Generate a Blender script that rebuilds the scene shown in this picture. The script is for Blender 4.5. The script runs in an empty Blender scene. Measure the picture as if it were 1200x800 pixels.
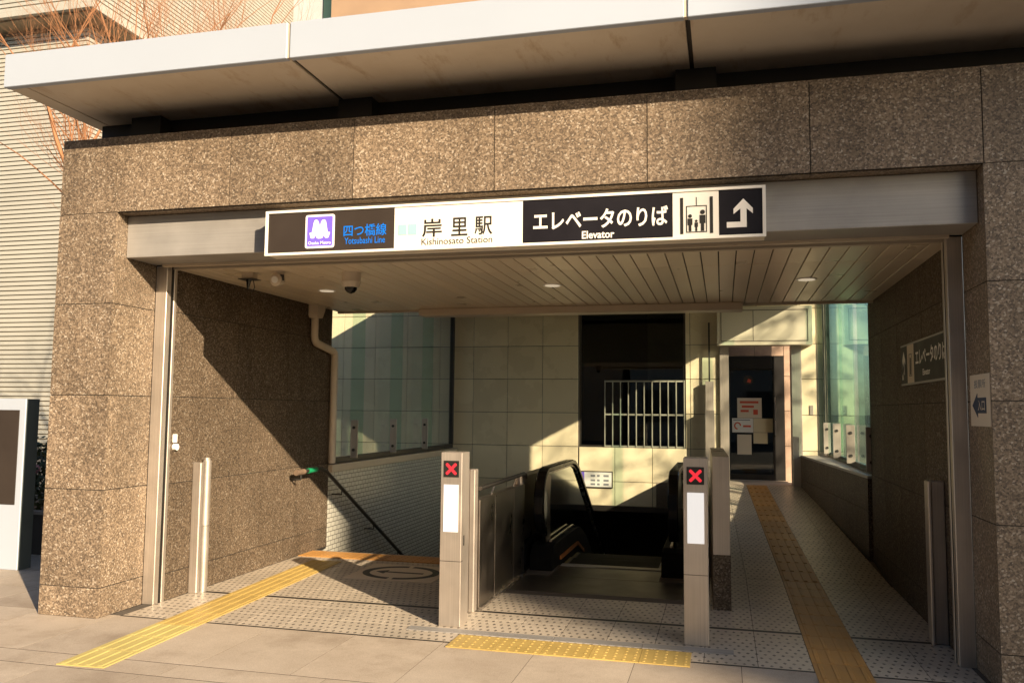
import bpy, bmesh, math, random
from mathutils import Vector, Matrix
random.seed(7)
R = math.radians
sc = bpy.context.scene
C = sc.collection

# ------------------------------------------------------------------ camera
YAW, PITCH, ROLL, FPX = 0.247643660, 0.0822214756, 0.0100202806, 977.778857
fwd = Vector((-math.sin(YAW)*math.cos(PITCH), math.cos(YAW)*math.cos(PITCH), math.sin(PITCH)))
r0 = Vector((math.cos(YAW), math.sin(YAW), 0)); u0 = r0.cross(fwd)
rt = r0*math.cos(ROLL) + u0*math.sin(ROLL); up = rt.cross(fwd)
cd = bpy.data.cameras.new('camera'); cam = bpy.data.objects.new('camera', cd); C.objects.link(cam)
cam.matrix_world = Matrix(((rt.x, up.x, -fwd.x, 0), (rt.y, up.y, -fwd.y, 0), (rt.z, up.z, -fwd.z, 1.5), (0, 0, 0, 1)))
cd.sensor_width = 36; cd.lens = FPX/1200*36; cd.clip_start = 0.05; cd.clip_end = 3000
sc.camera = cam
# ------------------------------------------------------------------ light
SUN = Vector((0.748*math.cos(R(21.8)), -0.664*math.cos(R(21.8)), math.sin(R(21.8)))).normalized()
w = bpy.data.worlds.new('World'); sc.world = w; w.use_nodes = True
nt = w.node_tree; nt.nodes.clear()
sky = nt.nodes.new('ShaderNodeTexSky'); sky.sky_type = 'NISHITA'; sky.sun_disc = False
sky.sun_elevation = R(21.8); sky.sun_rotation = math.atan2(SUN.x, SUN.y)
bg = nt.nodes.new('ShaderNodeBackground'); bg.inputs[1].default_value = 0.085
wo = nt.nodes.new('ShaderNodeOutputWorld')
nt.links.new(sky.outputs[0], bg.inputs[0]); nt.links.new(bg.outputs[0], wo.inputs[0])
sl = bpy.data.lights.new('sun', 'SUN'); sl.energy = 5.0; sl.angle = R(0.53); sl.color = (1, 0.79, 0.54)
so = bpy.data.objects.new('sun', sl); C.objects.link(so)
so.rotation_euler = (-SUN).to_track_quat('-Z', 'Y').to_euler(); so.location = SUN*60
vs = sc.view_settings; vs.view_transform = 'Standard'; vs.look = 'None'; vs.exposure = 1.1; vs.gamma = 1
sc.cycles.use_denoising = True
sc.cycles.max_bounces = 10; sc.cycles.diffuse_bounces = 6; sc.cycles.transparent_max_bounces = 16; sc.cycles.glossy_bounces = 5
sc.cycles.caustics_reflective = False; sc.cycles.caustics_refractive = False

# ------------------------------------------------------------------ materials
M = {}
def node_mat(name):
    m = bpy.data.materials.new(name); m.use_nodes = True
    n = m.node_tree.nodes; b = n['Principled BSDF']; M[name] = m
    return m, n, m.node_tree.links, b
def coords(n, l, scale=(1, 1, 1), rnd=True):
    tc = n.new('ShaderNodeTexCoord'); mp = n.new('ShaderNodeMapping'); mp.inputs['Scale'].default_value = scale
    if rnd:
        oi = n.new('ShaderNodeObjectInfo'); mu = n.new('ShaderNodeMath'); mu.operation = 'MULTIPLY'; mu.inputs[1].default_value = 37.0
        l.new(oi.outputs['Random'], mu.inputs[0]); cx = n.new('ShaderNodeCombineXYZ')
        l.new(mu.outputs[0], cx.inputs[0]); l.new(mu.outputs[0], cx.inputs[1]); l.new(mu.outputs[0], cx.inputs[2])
        va = n.new('ShaderNodeVectorMath'); va.operation = 'ADD'
        l.new(tc.outputs['Object'], va.inputs[0]); l.new(cx.outputs[0], va.inputs[1]); l.new(va.outputs[0], mp.inputs[0])
    else:
        l.new(tc.outputs['Object'], mp.inputs[0])
    return mp.outputs[0]
def ramp(n, l, src, stops, interp='LINEAR'):
    r = n.new('ShaderNodeValToRGB'); r.color_ramp.interpolation = interp
    e = r.color_ramp.elements
    while len(e) < len(stops): e.new(0.5)
    for i, (p, c) in enumerate(stops):
        e[i].position = p; e[i].color = (c[0], c[1], c[2], 1)
    l.new(src, r.inputs[0]); return r.outputs[0]
def noise(n, l, vec, scale, detail=3, rough=0.55):
    t = n.new('ShaderNodeTexNoise'); t.inputs['Scale'].default_value = scale; t.inputs['Detail'].default_value = detail
    t.inputs['Roughness'].default_value = rough; l.new(vec, t.inputs['Vector']); return t.outputs['Fac']
def mixc(n, l, a, b, fac, mode='MIX'):
    m = n.new('ShaderNodeMix'); m.data_type = 'RGBA'; m.blend_type = mode
    for s, v in ((m.inputs[6], a), (m.inputs[7], b), (m.inputs[0], fac)):
        if isinstance(v, (int, float)): s.default_value = v
        elif isinstance(v, tuple): s.default_value = (v[0], v[1], v[2], 1)
        else: l.new(v, s)
    return m.outputs[2]
def bump(n, l, b, h, strength=0.3, dist=0.01):
    bp = n.new('ShaderNodeBump'); bp.inputs['Strength'].default_value = strength; bp.inputs['Distance'].default_value = dist
    l.new(h, bp.inputs['Height']); l.new(bp.outputs[0], b.inputs['Normal'])
def mul(c, k): return tuple(v*k for v in c)
def plain(name, col, rough=0.5, metal=0.0, var=0.12, scale=3.0, bmp=0.0, stretch=(1, 1, 1), rnd=True, tone=0.08):
    m, n, l, b = node_mat(name)
    v = coords(n, l, stretch, rnd); f = noise(n, l, v, scale, 5)
    c = ramp(n, l, f, [(0.25, mul(col, 1-var)), (0.75, mul(col, 1+var))])
    if tone:
        oi = n.new('ShaderNodeObjectInfo')
        t = ramp(n, l, oi.outputs['Random'], [(0, (1-tone,)*3), (1, (1, 1, 1))])
        c = mixc(n, l, c, t, 1.0, 'MULTIPLY')
    l.new(c, b.inputs['Base Color']); b.inputs['Roughness'].default_value = rough; b.inputs['Metallic'].default_value = metal
    rr = ramp(n, l, f, [(0.2, (max(0, rough-0.08),)*3), (0.8, (min(1, rough+0.08),)*3)]); l.new(rr, b.inputs['Roughness'])
    if bmp: bump(n, l, b, noise(n, l, v, scale*12, 3), bmp, 0.004)
    return m
def emit(name, col, strength):
    m, n, l, b = node_mat(name); b.inputs['Base Color'].default_value = (*mul(col, 0.5), 1)
    b.inputs['Emission Color'].default_value = (*col, 1); b.inputs['Emission Strength'].default_value = strength; return m

def granite(name, k=1.0, rough=0.45, spec=None):
    m, n, l, b = node_mat(name); v = coords(n, l)
    def vor(s):
        t = n.new('ShaderNodeTexVoronoi'); t.inputs['Scale'].default_value = s; l.new(v, t.inputs['Vector'])
        sp = n.new('ShaderNodeSeparateColor'); l.new(t.outputs['Color'], sp.inputs[0]); return sp
    a = vor(98); f = vor(230)
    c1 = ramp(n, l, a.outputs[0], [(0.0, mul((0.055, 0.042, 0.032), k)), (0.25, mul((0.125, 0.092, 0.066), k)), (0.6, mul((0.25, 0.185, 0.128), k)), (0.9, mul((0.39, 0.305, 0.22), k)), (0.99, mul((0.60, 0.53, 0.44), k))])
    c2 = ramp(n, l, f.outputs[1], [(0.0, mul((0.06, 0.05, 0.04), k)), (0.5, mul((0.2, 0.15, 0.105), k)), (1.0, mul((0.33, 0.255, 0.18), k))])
    c = mixc(n, l, c1, c2, 0.34)
    vz = coords(n, l, (7, 7, 0.5)); c = mixc(n, l, c, ramp(n, l, noise(n, l, vz, 1.0, 5, 0.6), [(0.34, (0.80, 0.79, 0.78)), (0.52, (1, 1, 1))]), 0.75, 'MULTIPLY')
    if spec is not None: b.inputs['Specular IOR Level'].default_value = spec
    d = ramp(n, l, noise(n, l, v, 1.6, 5), [(0.25, (0.78,)*3), (0.7, (1.1,)*3)])
    c = mixc(n, l, c, d, 1.0, 'MULTIPLY')
    oi = n.new('ShaderNodeObjectInfo'); t = ramp(n, l, oi.outputs['Random'], [(0, (0.88,)*3), (1, (1.04,)*3)])
    c = mixc(n, l, c, t, 1.0, 'MULTIPLY')
    l.new(c, b.inputs['Base Color'])
    l.new(ramp(n, l, f.outputs[2], [(0, (rough-0.12,)*3), (1, (rough+0.15,)*3)]), b.inputs['Roughness'])
    bump(n, l, b, a.outputs[1], 0.12, 0.003)
granite('granite'); granite('granite_base', 0.5, 0.5, 0.2); granite('granite_shaded', 0.56, 0.6, 0.12)  # last one: same granite, darkened and dulled to imitate shade on inner walls

def steel(name, col, rough, metal=0.85, axis='v'):
    m, n, l, b = node_mat(name); v = coords(n, l, (140, 140, 1.2) if axis == 'v' else (1.2, 140, 140))
    f = noise(n, l, v, 1.0, 4); v2 = coords(n, l); g = noise(n, l, v2, 4.0, 5)
    c = ramp(n, l, f, [(0.3, mul(col, 0.88)), (0.7, mul(col, 1.06))])
    c = mixc(n, l, c, ramp(n, l, g, [(0.3, (0.86,)*3), (0.65, (1.0,)*3)]), 1.0, 'MULTIPLY')
    l.new(c, b.inputs['Base Color']); b.inputs['Metallic'].default_value = metal
    l.new(ramp(n, l, g, [(0.25, (rough-0.06,)*3), (0.75, (rough+0.1,)*3)]), b.inputs['Roughness'])
    bump(n, l, b, f, 0.06, 0.001)
steel('steel', (0.56, 0.50, 0.44), 0.42, 0.7); steel('steel_h', (0.42, 0.405, 0.39), 0.45, 0.35, 'h')
steel('steel_dark', (0.10, 0.09, 0.08), 0.42, 0.8, 'h'); steel('steel_panel', (0.46, 0.41, 0.36), 0.3, 1.0); steel('steel_bright', (0.62, 0.58, 0.54), 0.25, 0.95)

plain('fascia', (0.42, 0.48, 0.585), 0.35, 0, 0.02, 1.2, tone=0.02)
def soffit():
    m, n, l, b = node_mat('soffit'); v = coords(n, l, (1, 1, 1)); f = noise(n, l, v, 1.5, 6, 0.6)
    c = ramp(n, l, f, [(0.3, (0.64, 0.56, 0.46)), (0.6, (0.74, 0.67, 0.57))])
    v2 = coords(n, l, (2.0, 0.6, 1)); g = noise(n, l, v2, 2.6, 7, 0.7)
    s = ramp(n, l, g, [(0.54, (1, 1, 1)), (0.64, (0.80, 0.72, 0.63)), (0.76, (0.42, 0.34, 0.26))])
    c = mixc(n, l, c, s, 0.8, 'MULTIPLY'); l.new(c, b.inputs['Base Color']); b.inputs['Roughness'].default_value = 0.6
soffit()
plain('black', (0.012, 0.011, 0.01), 0.5, 0, 0.2)
plain('matte_black', (0.006, 0.006, 0.006), 0.75, 0, 0.2); M['matte_black'].node_tree.nodes['Principled BSDF'].inputs['Specular IOR Level'].default_value = 0.12
plain('dark_paint', (0.03, 0.028, 0.026), 0.45, 0, 0.2)
plain('rubber', (0.005, 0.005, 0.006), 0.22, 0, 0.1); M['rubber'].node_tree.nodes['Principled BSDF'].inputs['Specular IOR Level'].default_value = 0.3
plain('concrete', (0.27, 0.25, 0.22), 0.85, 0, 0.2, 2.5, 0.2)
plain('dark_wall', (0.05, 0.045, 0.04), 0.8, 0, 0.2, 2.0)
plain('slat', (0.74, 0.64, 0.50), 0.32, 0, 0.06, 1.5, tone=0.14)
plain('beige_metal', (0.58, 0.50, 0.40), 0.4, 0.1, 0.08)
plain('beige_pipe', (0.60, 0.52, 0.42), 0.45, 0, 0.08)
plain('wall_tile', (0.80, 0.71, 0.51), 0.28, 0, 0.05, 1.6, tone=0.12)
plain('joint_dark', (0.02, 0.017, 0.014), 0.9, 0, 0.2, 6)
plain('joint_dirt', (0.10, 0.085, 0.07), 0.9, 0, 0.3, 5)
plain('grout', (0.16, 0.14, 0.12), 0.9, 0, 0.2, 6)
plain('box_panel', (0.68, 0.63, 0.50), 0.35, 0, 0.05, 1.2)
plain('pink_stone', (0.50, 0.36, 0.27), 0.6, 0, 0.14, 12, 0.2)
plain('white_paint', (0.80, 0.80, 0.78), 0.35, 0, 0.03, tone=0)
plain('grille_paint', (0.30, 0.30, 0.25), 0.5, 0, 0.1, tone=0)
plain('edge_strip', (0.12, 0.15, 0.15), 0.5)
plain('white_plate', (0.92, 0.92, 0.93), 0.3, 0, 0.015, tone=0)
plain('sign_white', (0.90, 0.87, 0.80), 0.3, 0, 0.02, tone=0)
plain('sign_frame', (0.80, 0.74, 0.64), 0.4, 0, 0.03, tone=0)
plain('sign_brown', (0.042, 0.033, 0.028), 0.45, 0, 0.1, 5, tone=0)
plain('sign_dark', (0.013, 0.012, 0.016), 0.45, 0, 0.1, 5, tone=0)
for q_ in ('sign_dark', 'sign_brown'): M[q_].node_tree.nodes['Principled BSDF'].inputs['Specular IOR Level'].default_value = 0.2
plain('ink', (0.02, 0.018, 0.016), 0.5, 0, 0, tone=0)
plain('step_line', (0.26, 0.23, 0.10), 0.6)
plain('ink_olive', (0.05, 0.043, 0.028), 0.5, 0, 0, tone=0)
plain('letter_white', (0.88, 0.85, 0.80), 0.4, 0, 0, tone=0)
plain('letter_blue', (0.0, 0.19, 0.85), 0.4, 0, 0, tone=0)
plain('letter_cyan', (0.33, 0.66, 0.64), 0.4, 0, 0, tone=0)
plain('logo_purple', (0.19, 0.13, 0.72), 0.35, 0, 0.02, tone=0)
plain('paper', (0.70, 0.62, 0.50), 0.7, 0, 0.04, tone=0)
plain('paper_cream', (0.66, 0.60, 0.42), 0.7, 0, 0.04, tone=0)
plain('ink_red', (0.62, 0.10, 0.05), 0.6, 0, 0.05, tone=0)
plain('ink_navy', (0.03, 0.05, 0.10), 0.6, 0, 0.05, tone=0)
plain('ink_grey', (0.22, 0.24, 0.27), 0.6, 0, 0.05, tone=0)
plain('camera_housing', (0.62, 0.55, 0.46), 0.4, 0, 0.05)
plain('green_plastic', (0.01, 0.28, 0.12), 0.4, 0, 0.1)
plain('cream_siding', (0.40, 0.395, 0.35), 0.6, 0, 0.06, 0.4, tone=0)
plain('siding_gap', (0.22, 0.18, 0.12), 0.8, 0, 0.1, 1.0)
plain('siding_soffit', (0.34, 0.28, 0.2), 0.8, 0, 0.1, 1.0)
plain('tan_wall', (0.35, 0.235, 0.15), 0.75, 0, 0.1, 0.5)
plain('pale_wall', (0.48, 0.50, 0.50), 0.7, 0, 0.06, 0.5)
plain('green_wall', (0.27, 0.42, 0.27), 0.7, 0, 0.06, 0.5)
plain('office_wall', (0.30, 0.28, 0.26), 0.8, 0, 0.1, 0.4)
plain('bark', (0.34, 0.16, 0.075), 0.85, 0, 0.25, 9, tone=0)
plain('trunk_bark', (0.16, 0.11, 0.075), 0.9, 0, 0.3, 9, tone=0)
plain('leaf', (0.055, 0.09, 0.03), 0.6, 0, 0.35, 4)
plain('hedge_leaf', (0.05, 0.065, 0.022), 0.6, 0, 0.45, 6)
plain('petal_pink', (0.65, 0.30, 0.30), 0.6); plain('petal_green', (0.45, 0.50, 0.20), 0.6)
plain('asphalt', (0.055, 0.053, 0.05), 0.9, 0, 0.2, 6, 0.3)
plain('orange_strip', (0.55, 0.20, 0.05), 0.5, 0, 0.1)
emit('led_red', (1.0, 0.03, 0.05), 0.40); M['led_red'].node_tree.nodes['Principled BSDF'].inputs['Base Color'].default_value = (0.25, 0.01, 0.015, 1)
emit('lamp', (1.0, 0.84, 0.6), 0.22)
emit('backlit_white', (1.0, 0.97, 0.94), 0.3)

def paving():
    m, n, l, b = node_mat('paving'); v = coords(n, l); f = noise(n, l, v, 2.2, 7, 0.65); g = noise(n, l, v, 160, 2)
    c = ramp(n, l, f, [(0.28, (0.42, 0.352, 0.28)), (0.7, (0.53, 0.46, 0.38))])
    c = mixc(n, l, c, ramp(n, l, g, [(0.3, (0.82,)*3), (0.7, (1.1,)*3)]), 1.0, 'MULTIPLY')
    vg = n.new('ShaderNodeTexVoronoi'); vg.inputs['Scale'].default_value = 3.2; l.new(v, vg.inputs['Vector'])
    c = mixc(n, l, c, ramp(n, l, vg.outputs['Distance'], [(0.05, (0.62, 0.6, 0.58)), (0.075, (1, 1, 1))]), 0.8, 'MULTIPLY')
    st_ = noise(n, l, v, 0.9, 8, 0.75); c = mixc(n, l, c, ramp(n, l, st_, [(0.36, (0.72, 0.69, 0.66)), (0.5, (1, 1, 1))]), 0.8, 'MULTIPLY')
    oi = n.new('ShaderNodeObjectInfo'); t = ramp(n, l, oi.outputs['Random'], [(0, (0.88, 0.87, 0.86)), (1, (1.03, 1.02, 1.0))])
    c = mixc(n, l, c, t, 1.0, 'MULTIPLY'); l.new(c, b.inputs['Base Color']); b.inputs['Roughness'].default_value = 0.72
    bump(n, l, b, g, 0.15, 0.002)
paving()
def dotted_tile(name, col, dot, pitch=0.0527, r=0.30):
    m, n, l, b = node_mat(name); v = coords(n, l, (1/pitch, 1/0.079, 1), False)
    sp = n.new('ShaderNodeSeparateXYZ'); l.new(v, sp.inputs[0])
    def mt(op, a, b_=None):
        q = n.new('ShaderNodeMath'); q.operation = op
        for i, s in enumerate((a, b_)):
            if s is None: continue
            if isinstance(s, (int, float)): q.inputs[i].default_value = s
            else: l.new(s, q.inputs[i])
        return q.outputs[0]
    row = mt('FLOOR', sp.outputs[1]); off = mt('MULTIPLY', mt('MODULO', mt('ABSOLUTE', row), 2.0), 0.5)
    fx = mt('SUBTRACT', mt('FRACT', mt('ADD', sp.outputs[0], off)), 0.5); fy = mt('SUBTRACT', mt('FRACT', sp.outputs[1]), 0.5)
    d = mt('MAXIMUM', mt('ABSOLUTE', fx), mt('ABSOLUTE', fy))
    k = mt('LESS_THAN', mt('ADD', mt('MULTIPLY', mt('ABSOLUTE', fx), 1.0), mt('MULTIPLY', mt('ABSOLUTE', fy), 0.9)), 0.24)
    w_ = coords(n, l); f = noise(n, l, w_, 3.0, 6, 0.6)
    wear = mt('MULTIPLY', k, ramp(n, l, noise(n, l, w_, 26, 3), [(0.3, (0.45,)*3), (0.55, (1,)*3)]))
    c = ramp(n, l, f, [(0.3, mul(col, 0.85)), (0.7, mul(col, 1.08))])
    oi = n.new('ShaderNodeObjectInfo'); t = ramp(n, l, oi.outputs['Random'], [(0, (0.9,)*3), (1, (1.0,)*3)])
    c = mixc(n, l, mixc(n, l, c, t, 1.0, 'MULTIPLY'), dot, wear)
    l.new(c, b.inputs['Base Color']); b.inputs['Roughness'].default_value = 0.4
    bump(n, l, b, k, 0.25, 0.002)
dotted_tile('floor_tile', (0.56, 0.49, 0.40), (0.09, 0.078, 0.066))
plain('tactile_yellow', (0.56, 0.40, 0.125), 0.5, 0, 0.12, 6, tone=0.16)
plain('tactile_lemon', (0.54, 0.45, 0.16), 0.55, 0, 0.12, 6, tone=0.16)
plain('tactile_shade_orange', (0.56, 0.29, 0.085), 0.5, 0, 0.14, 6, tone=0.18)  # same yellow-ochre block, made more orange to imitate it in shade
def small_tiles():
    m, n, l, b = node_mat('small_tile'); tc = n.new('ShaderNodeTexCoord'); sp = n.new('ShaderNodeSeparateXYZ'); cx = n.new('ShaderNodeCombineXYZ')
    l.new(tc.outputs['Object'], sp.inputs[0]); l.new(sp.outputs[1], cx.inputs[0]); l.new(sp.outputs[2], cx.inputs[1])
    br = n.new('ShaderNodeTexBrick'); br.offset = 0.5; br.inputs['Scale'].default_value = 1.0
    br.inputs['Brick Width'].default_value = 0.10; br.inputs['Row Height'].default_value = 0.05; br.inputs['Mortar Size'].default_value = 0.004
    br.inputs['Color1'].default_value = (0.62, 0.62, 0.55, 1); br.inputs['Color2'].default_value = (0.54, 0.54, 0.48, 1); br.inputs['Mortar'].default_value = (0.17, 0.16, 0.145, 1)
    l.new(cx.outputs[0], br.inputs['Vector']); l.new(br.outputs['Color'], b.inputs['Base Color']); b.inputs['Roughness'].default_value = 0.22
    inv = n.new('ShaderNodeMath'); inv.operation = 'SUBTRACT'; inv.inputs[0].default_value = 1; l.new(br.outputs['Fac'], inv.inputs[1])
    bump(n, l, b, inv.outputs[0], 0.4, 0.003)
small_tiles()
def glass(name, tint, refl=1.0, rough=0.01):
    m = bpy.data.materials.new(name); m.use_nodes = True; n = m.node_tree.nodes; l = m.node_tree.links; n.clear(); M[name] = m
    tr = n.new('ShaderNodeBsdfTransparent'); tr.inputs[0].default_value = (*tint, 1)
    gl = n.new('ShaderNodeBsdfGlossy'); gl.inputs['Roughness'].default_value = rough; gl.inputs[0].default_value = (0.95, 1, 0.98, 1)
    fr = n.new('ShaderNodeLayerWeight'); fr.inputs[0].default_value = 0.5
    pw = n.new('ShaderNodeMath'); pw.operation = 'POWER'; pw.inputs[1].default_value = 5.0; l.new(fr.outputs['Facing'], pw.inputs[0])
    mu = n.new('ShaderNodeMath'); mu.operation = 'MULTIPLY_ADD'; mu.inputs[1].default_value = 0.96*refl; mu.inputs[2].default_value = 0.045*refl; mu.use_clamp = True
    mx = n.new('ShaderNodeMixShader'); o = n.new('ShaderNodeOutputMaterial')
    l.new(pw.outputs[0], mu.inputs[0]); l.new(mu.outputs[0], mx.inputs[0]); l.new(tr.outputs[0], mx.inputs[1]); l.new(gl.outputs[0], mx.inputs[2]); l.new(mx.outputs[0], o.inputs[0])
glass('glass', (0.94, 0.975, 0.955), 1.0); glass('glass_fin', (0.84, 0.94, 0.91), 1.0); glass('glass_dark', (0.62, 0.62, 0.60), 1.1); glass('glass_balustrade', (0.33, 0.36, 0.30), 3.4, 0.08)

# ------------------------------------------------------------------ helpers
WL = {}
def wl(o): return WL[o.name] if o else Vector((0, 0, 0))
def link(o, loc, parent=None):
    C.objects.link(o); loc = Vector(loc); WL[o.name] = loc
    if parent: o.parent = parent; o.location = loc - wl(parent)
    else: o.location = loc
    return o
def tag(o, label=None, cat=None, group=None, kind=None):
    if label: o['label'] = label
    if cat: o['category'] = cat
    if group: o['group'] = group
    if kind: o['kind'] = kind
    return o
def thing(name, loc, label=None, cat=None, group=None, kind=None, parent=None):
    o = bpy.data.objects.new(name, None); o.empty_display_size = 0.2; link(o, loc, parent); return tag(o, label, cat, group, kind)
class MB:
    def __init__(s): s.v = []; s.f = []
    def add(s, vs_, fs_):
        k = len(s.v); s.v += [tuple(p) for p in vs_]; s.f += [tuple(i+k for i in f) for f in fs_]; return s
    def box(s, x0, x1, y0, y1, z0, z1):
        return s.add([(x0, y0, z0), (x1, y0, z0), (x1, y1, z0), (x0, y1, z0), (x0, y0, z1), (x1, y0, z1), (x1, y1, z1), (x0, y1, z1)],
                     [(0, 3, 2, 1), (4, 5, 6, 7), (0, 1, 5, 4), (1, 2, 6, 5), (2, 3, 7, 6), (3, 0, 4, 7)])
    def prism(s, poly, axis, a, b):
        n = len(poly)
        def P(p, t): return {'x': (t, p[0], p[1]), 'y': (p[0], t, p[1]), 'z': (p[0], p[1], t)}[axis]
        vs_ = [P(p, a) for p in poly] + [P(p, b) for p in poly]
        return s.add(vs_, [tuple(range(n))[::-1], tuple(range(n, 2*n))] + [(i, (i+1) % n, (i+1) % n+n, i+n) for i in range(n)])
    def tube(s, path, r, n=8, cap=True):
        path = [Vector(p) for p in path]; rs = r if isinstance(r, (list, tuple)) else [r]*len(path); k = len(s.v); ref = None
        for i, p in enumerate(path):
            d = (path[min(i+1, len(path)-1)] - path[max(i-1, 0)]).normalized()
            if ref is None: ref = d.orthogonal().normalized()
            ref = (ref - d*ref.dot(d)); ref = ref.normalized() if ref.length > 1e-6 else d.orthogonal().normalized()
            e = d.cross(ref)
            for j in range(n):
                a = 2*math.pi*j/n; s.v.append(tuple(p + (ref*math.cos(a) + e*math.sin(a))*rs[i]))
        for i in range(len(path)-1):
            for j in range(n): s.f.append((k+i*n+j, k+i*n+(j+1) % n, k+(i+1)*n+(j+1) % n, k+(i+1)*n+j))
        if cap: s.f.append(tuple(range(k, k+n))[::-1]); e0 = k+(len(path)-1)*n; s.f.append(tuple(range(e0, e0+n)))
        return s
    def cyl(s, p0, p1, ra, rb=None, n=16): return s.tube([p0, p1], [ra, ra if rb is None else rb], n)
    def mesh(s, name, mat, bevel=0, smooth=False, org=(0, 0, 0)):
        me = bpy.data.meshes.new(name); o = Vector(org); me.from_pydata([tuple(Vector(p)-o) for p in s.v], [], s.f)
        bm = bmesh.new(); bm.from_mesh(me); bmesh.ops.recalc_face_normals(bm, faces=bm.faces)
        if bevel: bmesh.ops.bevel(bm, geom=[e for e in bm.edges if e.is_manifold and e.calc_face_angle(0) > 0.5], offset=bevel, segments=1, affect='EDGES', clamp_overlap=True)
        bm.to_mesh(me); bm.free(); me.materials.append(M[mat])
        if smooth:
            for p in me.polygons: p.use_smooth = True
            me.set_sharp_from_angle(angle=R(40))
        return me
    def obj(s, name, mat, parent=None, bevel=0, smooth=False, org=None):
        if org is None:
            xs, ys, zs = zip(*s.v); org = ((min(xs)+max(xs))/2, (min(ys)+max(ys))/2, min(zs))
        o = bpy.data.objects.new(name, s.mesh(name, mat, bevel, smooth, org)); return link(o, org, parent)
def box(name, x0, x1, y0, y1, z0, z1, mat, parent=None, bevel=0): return MB().box(x0, x1, y0, y1, z0, z1).obj(name, mat, parent, bevel)
CACHE = {}
def piece(name, x0, x1, y0, y1, z0, z1, mat, parent, bevel=0.003, extra=None):
    k = (name, round(x1-x0, 3), round(y1-y0, 3), round(z1-z0, 3), mat, extra)
    if k not in CACHE:
        a, b, c = x1-x0, y1-y0, z1-z0
        CACHE[k] = MB().box(-a/2, a/2, -b/2, b/2, 0, c).mesh(name, mat, bevel)
    return link(bpy.data.objects.new(name, CACHE[k]), ((x0+x1)/2, (y0+y1)/2, z0), parent)
def copy_part(o, loc, parent): return link(bpy.data.objects.new(o.name.split('.')[0], o.data), loc, parent)
def text(s, rect, plane, at, mat, parent, name='lettering', bold=0.0, depth=0.002):
    """fit text in rect=(u0,u1,v0,v1); plane '-y': u=x,v=z facing -y at y=at; '-x': u runs toward -y (u=-y), v=z at x=at; '+z': u=x v=y"""
    cu = bpy.data.curves.new('t', 'FONT'); cu.body = s; cu.resolution_u = 3; cu.offset = bold
    ob = bpy.data.objects.new('t', cu); C.objects.link(ob); dg = bpy.context.evaluated_depsgraph_get()
    me = bpy.data.meshes.new_from_object(ob.evaluated_get(dg)); bpy.data.objects.remove(ob)
    xs = [v.co.x for v in me.vertices]; ys = [v.co.y for v in me.vertices]; x0, x1, y0, y1 = min(xs), max(xs), min(ys), max(ys)
    u0, u1, v0, v1 = rect; org = {'-y': Vector(((u0+u1)/2, at, v0)), '-x': Vector((at, -(u0+u1)/2, v0)), '+z': Vector(((u0+u1)/2, (v0+v1)/2, at))}[plane]
    for v in me.vertices:
        u = u0+(v.co.x-x0)/(x1-x0)*(u1-u0); t = v0+(v.co.y-y0)/(y1-y0)*(v1-v0)
        v.co = {'-y': Vector((u, at, t)), '-x': Vector((at, -u, t)), '+z': Vector((u, t, at))}[plane] - org
    me.materials.clear(); me.materials.append(M[mat]); me.name = name
    return link(bpy.data.objects.new(name, me), org, parent)

# ------------------------------------------------------------------ key dimensions
XL, XR, YF, YB = -4.22, 1.42, 5.15, 13.0
ZC, ZTOP, ZLIN = 2.59, 3.48, 2.92
HR = [0.0, 0.21, 0.90, 1.58, 2.25, 2.925]

# ------------------------------------------------------------------ ground
g = MB(); xs = [-600, XL-0.02, -0.12, 600]; ys = [-600, 8.22, 13.1, 900]
for i in range(3):
    for j in range(3):
        if i == 1 and j == 1: continue
        g.add([(xs[i], ys[j], -0.03), (xs[i+1], ys[j], -0.03), (xs[i+1], ys[j+1], -0.03), (xs[i], ys[j+1], -0.03)], [(0, 1, 2, 3)])
tag(g.obj('ground', 'asphalt', org=(0, 0, -0.03)), kind='structure')
sw = tag(box('pavement', -14, 6, 1.5, 5.29, -0.026, -0.0008, 'joint_dirt'), kind='structure')
G = 0.0035
def slabs(x0, x1, y0, y1, wx, shift):
    x = x0+shift
    while x < x1: piece('paving_slab', x+0.002, x+wx-0.002, y0+0.006, y1-0.006, -0.02, 0.0, 'paving', sw, 0); x += wx
slabs(-10, 4, 4.40, 5.29, 0.62, 0.17); slabs(-10, 4, 4.18, 4.40, 0.93, 0.4); slabs(-10, 4, 3.30, 4.18, 0.62, 0.0); slabs(-10, 4, 2.4, 3.3, 0.62, 0.3)
sw2 = tag(box('side_pavement', -14, -4.85, 5.29, 9.5, -0.026, -0.0008, 'joint_dirt'), kind='structure')
for k in range(5):
    x = -4.86-0.62
    for q in range(9): piece('paving_slab', x-q*0.62+G, x-q*0.62+0.62-G, 5.29+k*0.6+G, 5.29+k*0.6+0.6-G, -0.02, 0.0, 'paving', sw2, 0)

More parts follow.
